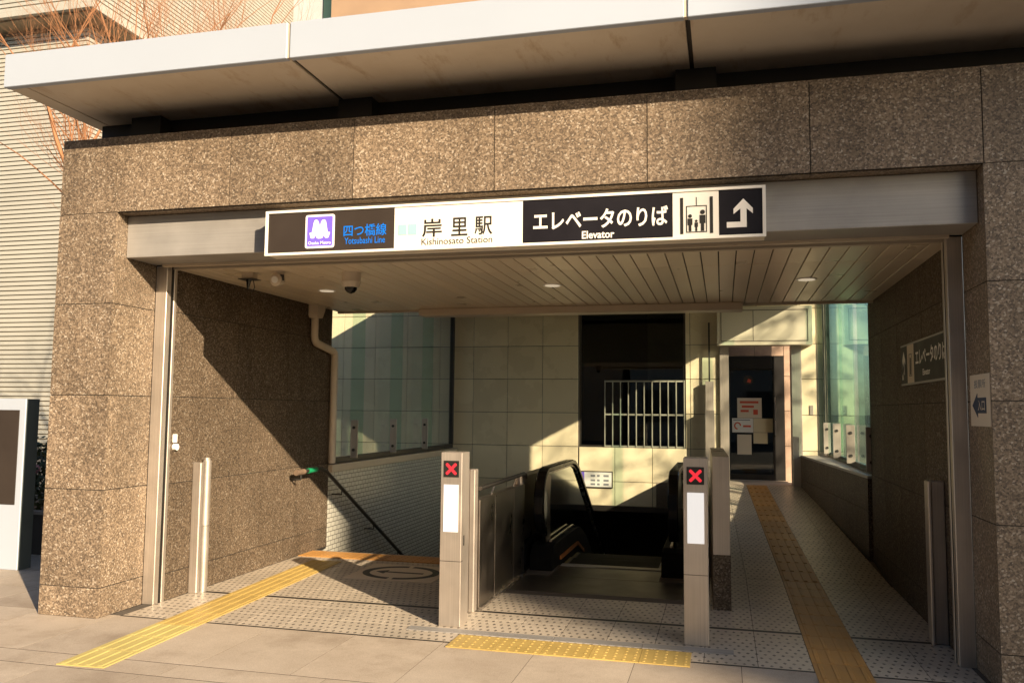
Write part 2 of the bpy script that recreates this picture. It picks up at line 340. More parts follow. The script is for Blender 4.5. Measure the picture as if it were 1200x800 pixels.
# ------------------------------------------------------------------ entrance floor
fl = tag(thing('entrance_floor', (-1.4, 6.5, 0)), kind='structure')
box('floor_bed', XL-0.1, XR+0.1, 5.29, 6.13, -0.028, -0.002, 'joint_dirt', fl); box('floor_bed', XL-0.1, XR+0.1, 6.17, 8.2, -0.028, -0.002, 'joint_dirt', fl)
T = 0.316
rows = [(5.293, 5.607), (5.607, 5.923), (5.923, 6.128)] + [(6.175+k*T, 6.175+(k+1)*T) for k in range(6)] + [(6.175+6*T, 8.24)]
tact_cols = {14}
for (a, b_) in rows:
    for k in range(-15, 3):
        b = b_
        x0 = 0.504+k*T; x1 = x0+T
        if k == -15: x0 = XL
        if k == 2: x1 = XR
        if k == 0 and a < 8.0: continue            # guiding blocks lie here
        if b > 7.0 and x1 > -1.75 and x0 < -0.2: continue
        if a > 8.0 and x0 > -1.9: continue
        if b > 8.0 and x0 > -1.9: b = 8.0
        piece('floor_tile', x0+0.002, x1-0.002, a+0.002, b-0.002, -0.016, 0.0, 'floor_tile', fl, 0)
box('drain_slot', XL, XR, 6.1285, 6.1768, -0.03, -0.0005, 'black', fl)
box('threshold_strip', XL, XR, 5.272, 5.294, -0.02, 0.001, 'black', fl)
box('barrier_track', -2.12, -1.10, 5.50, 5.60, 0.0002, 0.004, 'steel_h', fl); box('barrier_track', -1.095, -0.52, 5.50, 5.60, 0.0002, 0.004, 'steel_h', fl); box('barrier_track', -0.515, 0.05, 5.50, 5.60, 0.0002, 0.004, 'steel_h', fl)

def tactile_mesh(kind, mat, lx, ly):
    m = MB().box(-lx/2+0.002, lx/2-0.002, -ly/2+0.002, ly/2-0.002, 0, 0.006)
    if kind == 'bar':
        for i in range(4):
            x = (i-1.5)*lx/4; L = ly/2-0.012; wv = 0.014
            m.add([(x-wv, -L, 0.006), (x+wv, -L, 0.006), (x+wv, L, 0.006), (x-wv, L, 0.006), (x-wv*0.7, -L+0.008, 0.0095), (x+wv*0.7, -L+0.008, 0.0095), (x+wv*0.7, L-0.008, 0.0095), (x-wv*0.7, L-0.008, 0.0095)],
                  [(4, 5, 6, 7), (0, 1, 5, 4), (1, 2, 6, 5), (2, 3, 7, 6), (3, 0, 4, 7)])
    else:
        for i in range(5):
            for j in range(5): m.tube([((i-2)*lx/5, (j-2)*ly/5, 0.006), ((i-2)*lx/5, (j-2)*ly/5, 0.009)], [0.012, 0.008], 6)
    return m.mesh('tactile_block', mat)
TM = {k: tactile_mesh(*k) for k in [('bar', 'tactile_yellow', T, T), ('bar', 'tactile_lemon', T, T), ('dot', 'tactile_yellow', T, T), ('bar', 'tactile_shade_orange', T, T), ('dot', 'tactile_shade_orange', T, T)]}
def tact(kind, mat, x, y, z, parent, rz=0, rx=0):
    o = link(bpy.data.objects.new('tactile_block', TM[(kind, mat, T, T)]), (x, y, z), parent); o.rotation_euler = (rx, 0, rz); return o
# left path, laid slightly askew to the wall
def lx(y): return -3.62-0.053*(y-4.2)
y = 4.20+T/2; k = 0
while y < 7.75:
    if abs(y-6.15) < 0.15: pass
    tact('bar', 'tactile_lemon' if y < 5.2 else 'tactile_yellow', lx(y), y, 0.0015, sw if y < 5.2 else fl, 0.053); y += T+0.0005; k += 1
for i in range(7): tact('dot', 'tactile_shade_orange', XL+T/2+0.004+i*(T+0.0005), 8.02, 0.0015, fl)
for i in range(5): tact('dot', 'tactile_yellow', -1.73+T/2+i*(T-0.012), 5.315, 0.0015, fl).scale = (0.965, 0.95, 1)
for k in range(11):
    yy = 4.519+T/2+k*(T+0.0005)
    tact('bar', 'tactile_shade_orange', 0.6625, yy, -0.004 if yy > 5.29 else 0.0015, fl)

# ramp to the lift doors
rp = tag(thing('ramp', (0.6, 8.0, 0)), kind='structure')
def zr(y): return max(0.0, (y-8.0)*0.086)
def rx(c, y):
    t = (y-8.0)/5.0; A = [0.0, 0.19, 0.504, 0.821, 1.136, 1.41]; B = [-0.08, 0.05, 0.325, 0.615, 0.89, 1.12]
    return A[c]*(1-t)+B[c]*t
rb = MB().add([(rx(0, 7.98)-0.15, 8.0, -0.03), (1.5, 8.0, -0.03), (1.5, 13.0, zr(13)-0.03), (rx(0, 13)-0.15, 13.0, zr(13)-0.03)], [(0, 1, 2, 3)]); rb.obj('ramp_bed', 'grout', rp)
for k in range(16):
    ya, yb = 8.0+k*0.3125, 8.0+(k+1)*0.3125
    for c in range(5):
        e = 0.002; za, zb = zr(ya), zr(yb); up_ = 0.003 if c == 2 else 0
        p = [(rx(c, ya)+e, ya+e, za+up_), (rx(c+1, ya)-e, ya+e, za+up_), (rx(c+1, yb)-e, yb-e, zb+up_), (rx(c, yb)+e, yb-e, zb+up_)]
        m = MB().add(p+[(q[0], q[1], q[2]-0.02) for q in p], [(0, 1, 2, 3), (4, 5, 1, 0), (5, 6, 2, 1), (6, 7, 3, 2), (7, 4, 0, 3)])
        if c == 2:
            for i in range(4):
                u0, u1 = (i+0.28)/4, (i+0.72)/4
                A0 = Vector(p[0]).lerp(Vector(p[1]), u0); A1 = Vector(p[0]).lerp(Vector(p[1]), u1); B0 = Vector(p[3]).lerp(Vector(p[2]), u0); B1 = Vector(p[3]).lerp(Vector(p[2]), u1)
                a0, b0 = A0.lerp(B0, .06), A0.lerp(B0, .94); a1, b1 = A1.lerp(B1, .06), A1.lerp(B1, .94); h = Vector((0, 0, 0.006))
                m.add([a0, a1, b1, b0, a0+h, a1+h, b1+h, b0+h], [(4, 5, 6, 7), (0, 1, 5, 4), (1, 2, 6, 5), (2, 3, 7, 6), (3, 0, 4, 7)])
            m.obj('tactile_block', 'tactile_shade_orange', rp)
        else: m.obj('floor_tile', 'floor_tile', rp)
landing = tag(box('landing', -1.0, 1.7, 13.0, 13.95, -0.03, zr(13), 'paving'), kind='structure')

# ------------------------------------------------------------------ station entrance building
st = thing('station_entrance', (-1.4, 5.4, 0), 'speckled granite subway entrance with white canopy, tiled back wall and glazed sides', 'building')
# pillars, lintel
pl = box('pillar', -4.811, -4.319, 5.154, 5.62, -0.02, 3.47, 'joint_dark', st)
for i in range(5):
    piece('granite_panel', -4.815, -4.315-0.0, 5.15, 5.17, HR[i]+0.003, HR[i+1]-0.003, 'granite', pl, 0)
    piece('granite_panel', -4.335, -4.315, 5.172, 5.62, HR[i]+0.003, HR[i+1]-0.003, 'granite', pl, 0)
    piece('granite_panel', -4.815, -4.795, 5.172, 5.62, HR[i]+0.003, HR[i+1]-0.003, 'granite', pl, 0)
pr = box('pillar', 1.451, 4.2, 5.154, 5.62, -0.02, 3.47, 'joint_dark', st)
for i in range(5):
    for (a, b) in ((1.447, 2.40), (2.404, 3.36), (3.364, 4.2)): piece('granite_panel', a, b, 5.15, 5.17, HR[i]+0.003, HR[i+1]-0.003, 'granite', pr, 0)
    piece('granite_panel', 1.447, 1.467, 5.172, 5.62, HR[i]+0.003, HR[i+1]-0.003, 'granite', pr, 0)
ln = box('lintel', -4.318, 1.450, 5.1545, 5.60, 2.9245, 3.466, 'joint_dark', st)
LJ = [-4.815, -4.335, -3.385, -2.435, -1.434, -0.443, 0.521, 1.452, 2.40, 3.36, 4.2]
for a, b in zip(LJ[:-1], LJ[1:]): piece('granite_panel', a+0.003, b-0.003, 5.15, 5.17, 2.927, 3.48, 'granite', ln, 0)
for a, b in zip(LJ[1:7], LJ[2:8]): piece('granite_panel', max(a, -4.313)+0.002, min(b, 1.445)-0.002, 5.172, 5.60, 2.92, 2.94, 'granite', ln, 0)
box('coping', -4.815, 4.2, 5.15, 5.75, 3.482, 3.492, 'granite', ln)
# shutter housing and guides
sh = box('shutter_housing', -4.313, 1.445, 5.27, 5.60, 2.605, 2.918, 'steel_h', st, 0.004)
box('shutter_slot', -4.22, 1.36, 5.602, 5.70, 2.62, 2.9, 'black', sh)
box('slot_trim', -4.22, 1.36, 5.56, 5.60, 2.585, 2.604, 'beige_metal', sh); box('slot_trim', -4.22, 1.36, 5.70, 5.75, 2.585, 2.62, 'beige_metal', sh)
for (a, b) in ((-4.315, -4.215), (1.355, 1.447)):
    gd = box('shutter_guide', a, b, 5.622, 5.68, 0, 2.602, 'steel', st, 0.004)
    box('guide_lip', a, b, 5.715, 5.75, 0, 2.6, 'steel', gd, 0.003); box('guide_channel', a+0.004, b-0.008, 5.68, 5.715, 0, 2.6, 'black', gd)
# inner side walls in granite
for side in (-1, 1):
    if side < 0:
        wlo = box('side_wall', -4.80, XL-0.004, 5.752, 8.5, -0.02, 3.40, 'joint_dark', st); yj = [5.752, 6.65, 7.55, 8.5]
    else:
        wlo = box('side_wall', XR+0.004, 1.60, 5.752, 8.96, -0.02, 3.40, 'joint_dark', st); yj = [5.752, 6.65, 7.55, 8.25, 8.96]
    for i in range(5):
        for a, b in zip(yj[:-1], yj[1:]):
            x0 = XL-0.02 if side < 0 else XR
            piece('granite_panel', x0, x0+0.02, a+0.003, b-0.003, HR[i]+0.003, min(HR[i+1], 2.60)-0.003, 'granite_shaded', wlo, 0)
# ceiling of slats
ce = box('ceiling', XL, XR, 5.752, 8.62, 2.615, 3.33, 'dark_wall', st)
nS = 47; ws = (XR-XL)/nS
for i in range(nS):
    for (a, b) in ((5.755, 6.33), (6.336, 8.62)):
        piece('ceiling_slat', XL+i*ws+0.004, XL+(i+1)*ws-0.004, a, b, ZC, ZC+0.022, 'slat', ce, 0.003)
box('edge_trim', XL, XR, 8.622, 8.65, 2.57, 3.33, 'beige_metal', ce)
box('light_trough', -3.2, 0.2, 8.50, 8.72, 2.515, 2.588, 'beige_metal', ce, 0.004)
# rear roof
rf = box('roof', -4.75, 1.53, 8.66, 13.4, 3.42, 3.6, 'white_paint', st)
MB().box(-4.70, -4.16, 8.66, 13.0, 3.27, 3.418).obj('edge_beam', 'beige_metal', rf); MB().box(1.42, 1.52, 8.66, 13.0, 3.33, 3.418).obj('edge_beam', 'beige_metal', rf)
box('front_roof', -4.8, 1.60, 5.62, 8.655, 3.40, 3.478, 'concrete', st)
# canopy
cp = box('canopy', -4.86, 4.4, 4.70, 6.6, 3.75, 3.93, 'dark_wall', st)
CJ = [-4.885, -2.665, -0.175, 2.3, 4.4]
for i, (a, b) in enumerate(zip(CJ[:-1], CJ[1:])):
    piece('fascia_panel', a+0.004*(i > 0), b-0.016, 4.65, 4.70, 3.725, 3.962, 'fascia', cp, 0.004)
    if i: box('fascia_joint', a-0.0155, a+0.0035, 4.66, 4.70, 3.73, 3.955, 'beige_metal', cp)
    a2 = a+0.145 if i == 0 else a+0.008
    piece('soffit_panel', a2+0.008, b-0.012, 4.70, 6.2, 3.732, 3.75, 'soffit', cp, 0.003)
piece('soffit_panel', -4.885, -4.745, 4.70, 6.2, 3.732, 3.75, 'soffit', cp, 0.003)
box('end_fascia', -4.885, -4.862, 4.702, 6.6, 3.752, 3.962, 'fascia', cp)
box('recess_shade', -4.80, 4.2, 5.52, 5.6, 3.493, 3.731, 'black', cp)  # black face stands in for the shade deep under the canopy
for x in (-4.3, -2.55, -0.15, 2.2): box('canopy_bracket', x-0.13, x+0.13, 5.40, 5.519, 3.493, 3.731, 'black', cp)  # brackets coloured black to sink into that shade

# ------------------------------------------------------------------ back wall
bw = thing('back_wall', (-1.4, YB, 0), parent=st)
WX0, WX1, WZ0, WZ1 = -2.19, -0.55, 0.946, 3.05
DX0, DX1, DZ1 = -0.03, 1.115, 2.51
core = MB()
core.box(-7.4, WX0, 13.02, 13.22, 0.05, 3.36).box(WX0, WX1, 13.02, 13.22, 0.05, WZ0).box(WX0, WX1, 13.02, 13.22, WZ1, 3.36).box(WX1, DX0, 13.02, 13.22, 0.05, 3.36).box(DX0, DX1, 13.02, 13.22, DZ1, 3.36).box(DX1, 1.53, 13.02, 13.22, 0.0, 3.36)
core.obj('wall_core', 'grout', bw)
bj = [-4.505+0.575*i for i in range(8)]; zj = [0.05, 0.42, 0.946, 1.47, 2.0, 2.525, 3.05, 3.36]
def tile(a, b, c, d):
    if b-a > 0.03 and d-c > 0.03: piece('wall_tile', a+0.004, b-0.004, YB, YB+0.02, c+0.004, d-0.004, 'wall_tile', bw, 0.003)
for j in range(7):
    c, d = zj[j], zj[j+1]
    for i in range(7):
        a, b = bj[i], bj[i+1]
        if b <= WX0+0.03: tile(a, b, c, d)
        elif a < WX1-0.02 and (c < WZ0-0.02 or c > WZ1-0.03): tile(max(a, WX0) if a > -2.25 else a, b, c, d)
    if c >= WZ0-0.02 and d <= WZ1+0.03: tile(WX1, bj[7], c, d)
    tile(bj[7], DX0, c, d)
    for i in range(1, 6): tile(bj[0]-0.575*i, bj[0]-0.575*(i-1), c, d)
    if c >= DZ1-0.02:
        for a, b in ((DX0, 0.5), (0.5, DX1)): tile(a, b, c, d)
    tile(DX1, XR+0.02, c, d)
# window in the back wall
wn = box('window', WX0, WX1, 13.03, 13.06, WZ0, WZ0+0.03, 'steel_dark', bw)
MB().box(WX0, WX0+0.03, 13.03, 13.06, WZ0+0.031, WZ1).box(WX1-0.03, WX1, 13.03, 13.06, WZ0+0.031, WZ1).box(WX0+0.031, WX1-0.031, 13.03, 13.06, WZ1-0.03, WZ1).obj('frame', 'steel_dark', wn)
box('pane', WX0+0.031, WX1-0.031, 13.04, 13.05, WZ0+0.031, WZ1-0.031, 'glass_dark', wn)
room = MB()
room.box(-2.6, -0.3, 16.0, 16.05, 0.5, 3.3).box(-2.65, -2.6, 13.22, 16.0, 0.5, 3.3).box(-0.3, -0.25, 13.22, 16.0, 0.5, 3.3).box(-2.6, -0.3, 13.22, 16.0, 0.5, 0.55).box(-2.6, -0.3, 13.22, 16.0, 3.25, 3.3)
room.obj('room', 'dark_wall', bw)
gr = box('window_grille', -1.79, -0.56, 13.005, 13.02, 0.95, 0.975, 'grille_paint', bw)
for z in (1.44, 1.955): box('rail', -1.79, -0.56, 13.005, 13.02, z, z+0.025, 'grille_paint', gr)
for i in range(11): box('bar', -1.79+i*0.1215, -1.79+i*0.1215+0.015, 12.99, 13.005, 0.95, 1.98, 'grille_paint', gr)
box('fascia_strip', -4.2, -0.13, 12.985, 13.22, -0.03, 0.049, 'steel_dark', bw)
# lift lobby opening, sign box above it
op = thing('lobby_opening', (0.55, 12.97, zr(13)), parent=st)
box('jamb', DX0-0.012, 0.088, 12.94, 13.23, zr(12.9)-0.02, DZ1-0.01, 'steel', op, 0.004); box('jamb', 0.985, DX1+0.012, 12.94, 13.23, zr(12.9)-0.02, DZ1-0.01, 'steel', op, 0.004)
sb = box('header_box', -0.075, 1.268, 12.72, 12.998, 2.49, 3.06, 'box_panel', st, 0.004)
MB().box(-0.02, 1.21, 12.714, 12.72, 2.545, 2.556).box(-0.02, 1.21, 12.714, 12.72, 3.0, 3.011).box(-0.02, -0.01, 12.714, 12.72, 2.556, 3.0).box(1.20, 1.21, 12.714, 12.72, 2.556, 3.0).box(0.44, 0.448, 12.716, 12.7195, 2.556, 3.0).obj('panel_joint', 'grout', sb)
box('switch_plate', 1.235, 1.285, 12.985, 13.0, 1.475, 1.615, 'steel', bw, 0.003)
# far wall with the black door
fw = thing('lobby_wall', (0.55, 13.9, zr(13)), parent=st)
MB().box(-1.2, 0.07, 13.92, 14.1, 0.3, 3.4).box(0.94, 1.6, 13.92, 14.1, 0.3, 3.4).box(0.07, 0.94, 13.92, 14.1, 2.40, 3.4).obj('wall_core', 'grout', fw)
for j in range(5):
    for (a, b) in ((-0.55, 0.068), (0.942, 1.6),): piece('stone_panel', a+0.003, b-0.003, 13.9, 13.92, zr(13)+j*0.55+0.003, zr(13)+(j+1)*0.55-0.003, 'pink_stone', fw, 0.003)
for a, b in ((0.068, 0.5), (0.5, 0.942)):
    for c, d in ((2.402, 2.63), (2.63, 3.18)): piece('stone_panel', a+0.003, b-0.003, 13.9, 13.92, c+0.003, d-0.003, 'pink_stone', fw, 0.003)
dr = MB().box(0.072, 0.112, 13.87, 13.99, zr(13), 2.395).box(0.77, 0.938, 13.87, 13.99, zr(13), 2.395).box(0.113, 0.769, 13.87, 13.99, 2.2, 2.395).box(0.113, 0.769, 13.87, 13.99, zr(13), zr(13)+0.1).obj('door', 'black', fw, 0.004)
box('pane', 0.113, 0.769, 13.93, 13.945, zr(13)+0.1, 2.2, 'glass_dark', dr); box('handle', 0.79, 0.81, 13.83, 13.87, 1.15, 1.75, 'steel_bright', dr)
box('threshold', 0.0, 1.1, 13.72, 13.89, zr(13)+0.001, zr(13)+0.012, 'beige_metal', fw)
inner = MB().box(-0.6, 1.6, 16.4, 16.5, 0.3, 3.0).box(-0.7, -0.6, 14.1, 16.4, 0.3, 3.0).box(1.5, 1.6, 14.1, 16.4, 0.3, 3.0).box(-0.6, 1.5, 14.1, 16.4, 2.9, 3.0).box(-0.6, 1.5, 14.1, 16.4, 0.3, 0.42); inner.obj('lobby_interior', 'dark_wall', fw)

# ------------------------------------------------------------------ side glazing
def glazing(x, s, ys_, name):
    """x wall face, s=+1: inside is +x"""
    gw = thing(name, (x, ys_[0], 0.95), parent=st)
    xo = x-0.05*s
    a_, b_ = sorted((xo-0.006, xo+0.006))
    for a, b in zip(ys_[:-1], ys_[1:]): box('pane', a_, b_, a+0.006, b-0.006, 0.955, 3.335, 'glass', gw)
    for yy in ys_[1:-1] if s > 0 else ys_[:-1]:
        f0, f1 = sorted((xo+0.008*s, xo+0.17*s)); box('glass_fin', f0, f1, yy-0.006, yy+0.006, 0.96, 3.27, 'glass_fin', gw)
        c0, c1 = sorted((xo+0.02*s, xo+0.115*s))
        cl = box('clamp', c0, c1, yy-0.022, yy-0.008, 0.93, 1.37, 'steel', gw, 0.003)
        for zz in (1.02, 1.28): MB().cyl(((c0+c1)/2, yy-0.022, zz), ((c0+c1)/2, yy-0.034, zz), 0.018, n=10).obj('bolt', 'dark_paint', cl)
    f0, f1 = sorted((xo-0.03, xo+0.03)); box('base_channel', f0, f1, ys_[0], ys_[-1], 0.89, 0.953, 'dark_paint', gw)
    box('end_post', f0, f1, ys_[-1]-0.05, ys_[-1]+0.02, 0.954, 3.27, 'dark_paint', gw)
    return gw
glazing(XL, 1, [8.5, 9.12, 10.32, 11.52, 12.94], 'glass_wall')
glazing(XR+0.02, -1, [8.98, 10.35, 11.55, 12.6, 12.94], 'glass_wall')
# left: tiled stair wall and sill; right: low granite wall following the ramp
sw_ = box('stair_wall', -4.60, XL, 8.5, 20.0, -7.0, 0.795, 'small_tile', st)
box('sill', -4.55, XL+0.05, 8.5, 12.98, 0.80, 0.885, 'beige_metal', st, 0.004)
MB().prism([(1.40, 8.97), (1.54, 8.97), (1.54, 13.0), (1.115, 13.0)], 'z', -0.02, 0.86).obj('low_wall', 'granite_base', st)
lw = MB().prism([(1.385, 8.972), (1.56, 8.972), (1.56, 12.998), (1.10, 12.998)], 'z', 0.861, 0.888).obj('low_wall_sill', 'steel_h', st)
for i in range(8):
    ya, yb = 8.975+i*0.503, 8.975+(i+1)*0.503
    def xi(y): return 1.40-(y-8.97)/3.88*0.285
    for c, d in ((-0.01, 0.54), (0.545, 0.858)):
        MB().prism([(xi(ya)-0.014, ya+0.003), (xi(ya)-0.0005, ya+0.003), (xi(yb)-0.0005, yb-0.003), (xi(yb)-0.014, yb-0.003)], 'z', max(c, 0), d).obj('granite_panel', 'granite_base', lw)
# partition between escalator and ramp
pt = thing('partition', (0, 6.7, 0), parent=st)
def px(y): return -0.02-0.028*(y-6.7)
def strip(y0, y1, w_, z0, z1, mat, name, nm=1):
    return MB().prism([(px(y0)-w_, y0), (px(y0)+w_, y0), (px(y1)+w_, y1), (px(y1)-w_, y1)], 'z', z0, z1).obj(name, mat, pt, 0.003)
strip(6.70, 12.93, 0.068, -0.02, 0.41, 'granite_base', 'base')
strip(6.705, 7.6, 0.064, 0.411, 1.16, 'steel', 'panel'); strip(7.604, 8.2, 0.060, 0.411, 1.165, 'steel', 'panel'); strip(8.204, 11.2, 0.060, 0.411, 0.72, 'steel', 'panel')
strip(11.204, 12.74, 0.060, 0.411, 0.80, 'steel', 'panel'); strip(12.744, 12.83, 0.066, 0.411, 1.53, 'steel', 'panel'); strip(12.834, 12.93, 0.060, 0.411, 1.96, 'steel', 'panel')
strip(12.87, 12.90, 0.012, 1.961, 2.85, 'dark_paint', 'mullion')
# pit under stairs and escalator
pit = MB().box(-0.125, -0.05, 8.22, 20, -7, -0.031).box(-4.22, -0.12, 20, 20.1, -7, -0.04).box(-4.22, -0.12, 8.16, 8.215, -1.5, -0.031); pit.obj('pit_wall', 'dark_wall', st)

# ------------------------------------------------------------------ staircase
st_poly = [(8.25, -0.001)]
yy, zz = 8.25, 0.0
for i in range(26):
    zz -= 0.165; st_poly.append((yy, zz)); yy += 0.30; st_poly.append((yy, zz))
st_poly += [(yy, zz-0.3), (8.25, -0.6)]
tag(MB().prism(st_poly, 'x', -4.215, -1.97).obj('staircase', 'paving'), 'stone staircase going down between tiled wall and escalator', 'stairs')
hr = MB().tube([(-4.10, 7.58, 0.862), (-4.10, 8.07, 0.872), (-4.10, 8.2, 0.84), (-4.10, 12.5, -1.53)], 0.021, 10).obj('handrail', 'dark_paint', None, smooth=True)
tag(hr, 'black handrail sloping down the tiled stair wall from a green grip', 'handrail')
MB().tube([(-4.10, 7.80, 0.866), (-4.10, 7.98, 0.870)], 0.0265, 10).obj('grip', 'green_plastic', hr)
MB().tube([(-4.10, 7.56, 0.862), (-4.10, 7.72, 0.865)], 0.0285, 10).obj('end_cap', 'trunk_bark', hr)
for yb_, zb_ in ((7.66, 0.85), (8.6, 0.615), (9.5, 0.12), (10.3, -0.32)): MB().tube([(-4.10, yb_, zb_), (-4.10, yb_, zb_-0.06), (-4.221, yb_, zb_-0.06)], 0.009, 6).obj('bracket', 'dark_paint', hr)

# ------------------------------------------------------------------ escalator
es = thing('escalator', (-1.06, 7.8, 0), 'escalator going down with black handrails and dark steel floor plates', 'escalator')
def rail_path(off):
    p = []; cy, cz, r = 8.02, 0.62, 0.31
    for i in range(13):
        a = R(245-i*155/12); p.append((cy+(r+off)*math.cos(a), cz+(r+off)*math.sin(a)))
    for (a, b, nx, nz) in ((9.30, 0.93, 0, 1), (9.5, 0.905, .18, .98), (9.7, 0.84, .35, .93), (9.9, 0.735, .5, .866), (13.6, -1.40, .5, .866)): p.append((a+nx*off, b+nz*off))
    return p
for i, xc in enumerate((-1.675, -0.445)):
    MB().prism(rail_path(0.028)+rail_path(-0.022)[::-1], 'x', xc-0.046, xc+0.046).obj('handrail_belt', 'rubber', es, 0.008)
    MB().prism(rail_path(-0.023)+rail_path(-0.045)[::-1], 'x', xc-0.022, xc+0.022).obj('handrail_track', 'steel_bright', es)
    ip = rail_path(-0.046)
    MB().prism([(8.0, 0.235)]+ip[2:]+[(13.6, -2.05), (9.9, 0.04), (9.5, 0.19), (9.3, 0.23)], 'x', xc-0.006, xc+0.006).obj('balustrade_glass', 'glass_balustrade', es)
    MB().prism(rail_path(-0.047)[1:13]+[(8.22, 0.86), (8.17, 0.6), (8.2, 0.24), (8.02, 0.236)], 'x', xc-0.014, xc+0.014).obj('newel_plate', 'steel_panel', es)
    MB().prism([(7.84, 0.0), (7.84, 0.12), (7.93, 0.21), (8.05, 0.233), (9.3, 0.228), (9.5, 0.188), (9.9, 0.038), (13.6, -2.06), (13.6, -3.0), (9.4, -0.6), (8.3, -0.4), (8.2, 0.0)], 'x', xc-0.115, xc+0.105).obj('balustrade_base', 'matte_black', es, 0.006)
    dk = MB().prism([(8.07, 0.234), (9.3, 0.230), (9.52, 0.186), (9.9, 0.043), (13.6, -2.052), (13.6, -2.035), (9.9, 0.058), (9.52, 0.202), (9.3, 0.246), (8.07, 0.250)], 'x', xc+(0.03 if i == 0 else -0.05), xc+(0.05 if i == 0 else -0.03)).obj('deck_strip', 'steel_panel', es)
lc = MB()
pts = []
for i in range(9):
    a = math.pi+math.pi*i/8; pts.append((-1.865+0.055*math.cos(a), 7.72+0.055*math.sin(a)))
lc.prism(pts+[(-1.81, 9.4), (-1.92, 9.4)], 'z', 0.3, 0.885); lc.obj('newel_housing', 'steel_panel', es, smooth=True)
lc = MB(); lc.prism([(p[0], p[1]+0.01) for p in pts]+[(-1.81, 9.4), (-1.92, 9.4)], 'z', 0.0, 0.299); lc.obj('housing_base', 'rubber', es)
lc = MB().prism([(9.4, 0.885), (9.4, -1.0), (13.6, -3.4), (13.6, -1.3), (9.9, 0.7)], 'x', -1.92, -1.81); lc.obj('outer_panel', 'steel_panel', es)
box('floor_plate', -1.79, -0.34, 6.95, 7.62, -0.015, 0.0, 'steel_dark', es, 0.002); box('floor_plate', -1.55, -0.57, 7.625, 8.14, -0.015, 0.0, 'steel_dark', es, 0.002)
box('comb_plate', -1.55, -0.57, 8.145, 8.25, -0.02, 0.006, 'steel_h', es)
steps = [(8.26, -0.005), (8.66, -0.02), (9.06, -0.12)] + [(9.46+0.4*i, -0.33-0.231*i) for i in range(9)]
for yy, zz in steps:
    s = box('step', -1.545, -0.575, yy, yy+0.395, zz-0.24, zz, 'dark_paint', es)
    MB().box(-1.545, -0.575, yy, yy+0.022, zz+0.0005, zz+0.004).box(-1.545, -1.515, yy+0.0225, yy+0.395, zz+0.0005, zz+0.004).box(-0.605, -0.575, yy+0.0225, yy+0.395, zz+0.0005, zz+0.004).obj('edge_line', 'step_line', s)
    MB().box(-1.5, -0.62, yy+0.03, yy+0.39, zz+0.0004, zz+0.0006).obj('tread', 'matte_black', s)
MB().prism([(8.2, 0.05), (9.2, 0.045), (9.6, -0.1), (9.6, -0.06), (9.2, 0.08), (8.2, 0.085)], 'x', -1.568, -1.552).obj('skirt_brush', 'orange_strip', es)
MB().prism([(7.95+0.07*math.cos(a*math.pi/8), 0.60+0.13*math.sin(a*math.pi/8)) for a in range(16)], 'x', -1.660, -1.657).obj('sticker', 'paper_cream', es)
# partition panels and rail in front of the escalator
gp = thing('guard_rail', (-1.80, 6.2, 0), 'steel guard panel with pipe handrail leading up to the escalator', 'railing')
for a, b in ((6.18, 6.62), (6.625, 7.25), (7.255, 7.665)): box('panel', -1.86, -1.80, a, b, 0.0, 0.82, 'steel_panel', gp, 0.003)
box('skirting', -1.80, -1.775, 6.18, 7.66, 0.0, 0.02, 'steel_bright', gp)
MB().tube([(-1.80, 6.17, 0.905), (-1.80, 7.62, 0.915), (-1.80, 7.68, 0.905), (-1.80, 7.70, 0.87)], 0.017, 10).obj('pipe', 'steel_dark', gp, smooth=True)
for yy in (6.6, 7.35): MB().tube([(-1.80, yy, 0.90), (-1.83, yy, 0.82)], 0.008, 6).obj('bracket', 'steel_bright', gp)

# ------------------------------------------------------------------ gate pylons with red cross displays
def pylon(x0, label):
    x1 = x0+0.156; t = thing('gate_pylon', ((x0+x1)/2, 5.65, 0), label, 'pylon')
    box('body', x0, x1, 5.65, 5.83, 0.0, 1.2, 'steel', t, 0.004)
    box('seam', x0-0.0005, x1+0.0005, 5.649, 5.70, 0.445, 0.449, 'steel_dark', t)
    sc_ = box('screen', x0+0.022, x1-0.022, 5.646, 5.65, 1.028, 1.142, 'black', t)
    xc, zc = (x0+x1)/2, 1.085; m = MB()
    for s in (-1, 1):
        d = Vector((s*0.7071, 0, 0.7071)); e = Vector((-0.7071*s, 0, 0.7071))*0.0105; c = Vector((xc, 5.6445 if s < 0 else 5.6442, zc))
        P = [c+d*0.052+e*0.6, c+d*0.052-e*0.6, c+d*0.046-e, c-d*0.046-e, c-d*0.052-e*0.6, c-d*0.052+e*0.6, c-d*0.046+e, c+d*0.046+e]
        m.add(P, [tuple(range(8))])
    m.obj('cross', 'led_red', sc_)
    pw = box('plate', x0+0.024, x1-0.024, 5.645, 5.65, 0.648, 0.975, 'backlit_white', t, 0.001)
    box('sensor', x1, x1+0.003, 5.70, 5.72, 0.55, 0.62, 'dark_paint', t)
    return t
py_ = pylon(-1.937, 'steel pylon with red cross display beside the escalator guard rail')
pylon(-0.258, 'steel pylon with red cross display in front of the granite-based partition')

box('shade_plate', -1.90, -1.872, 5.8305, 6.069, 0.0, 1.04, 'steel_dark', py_, 0.003)  # plate added to block the sun slipping between pylon and post
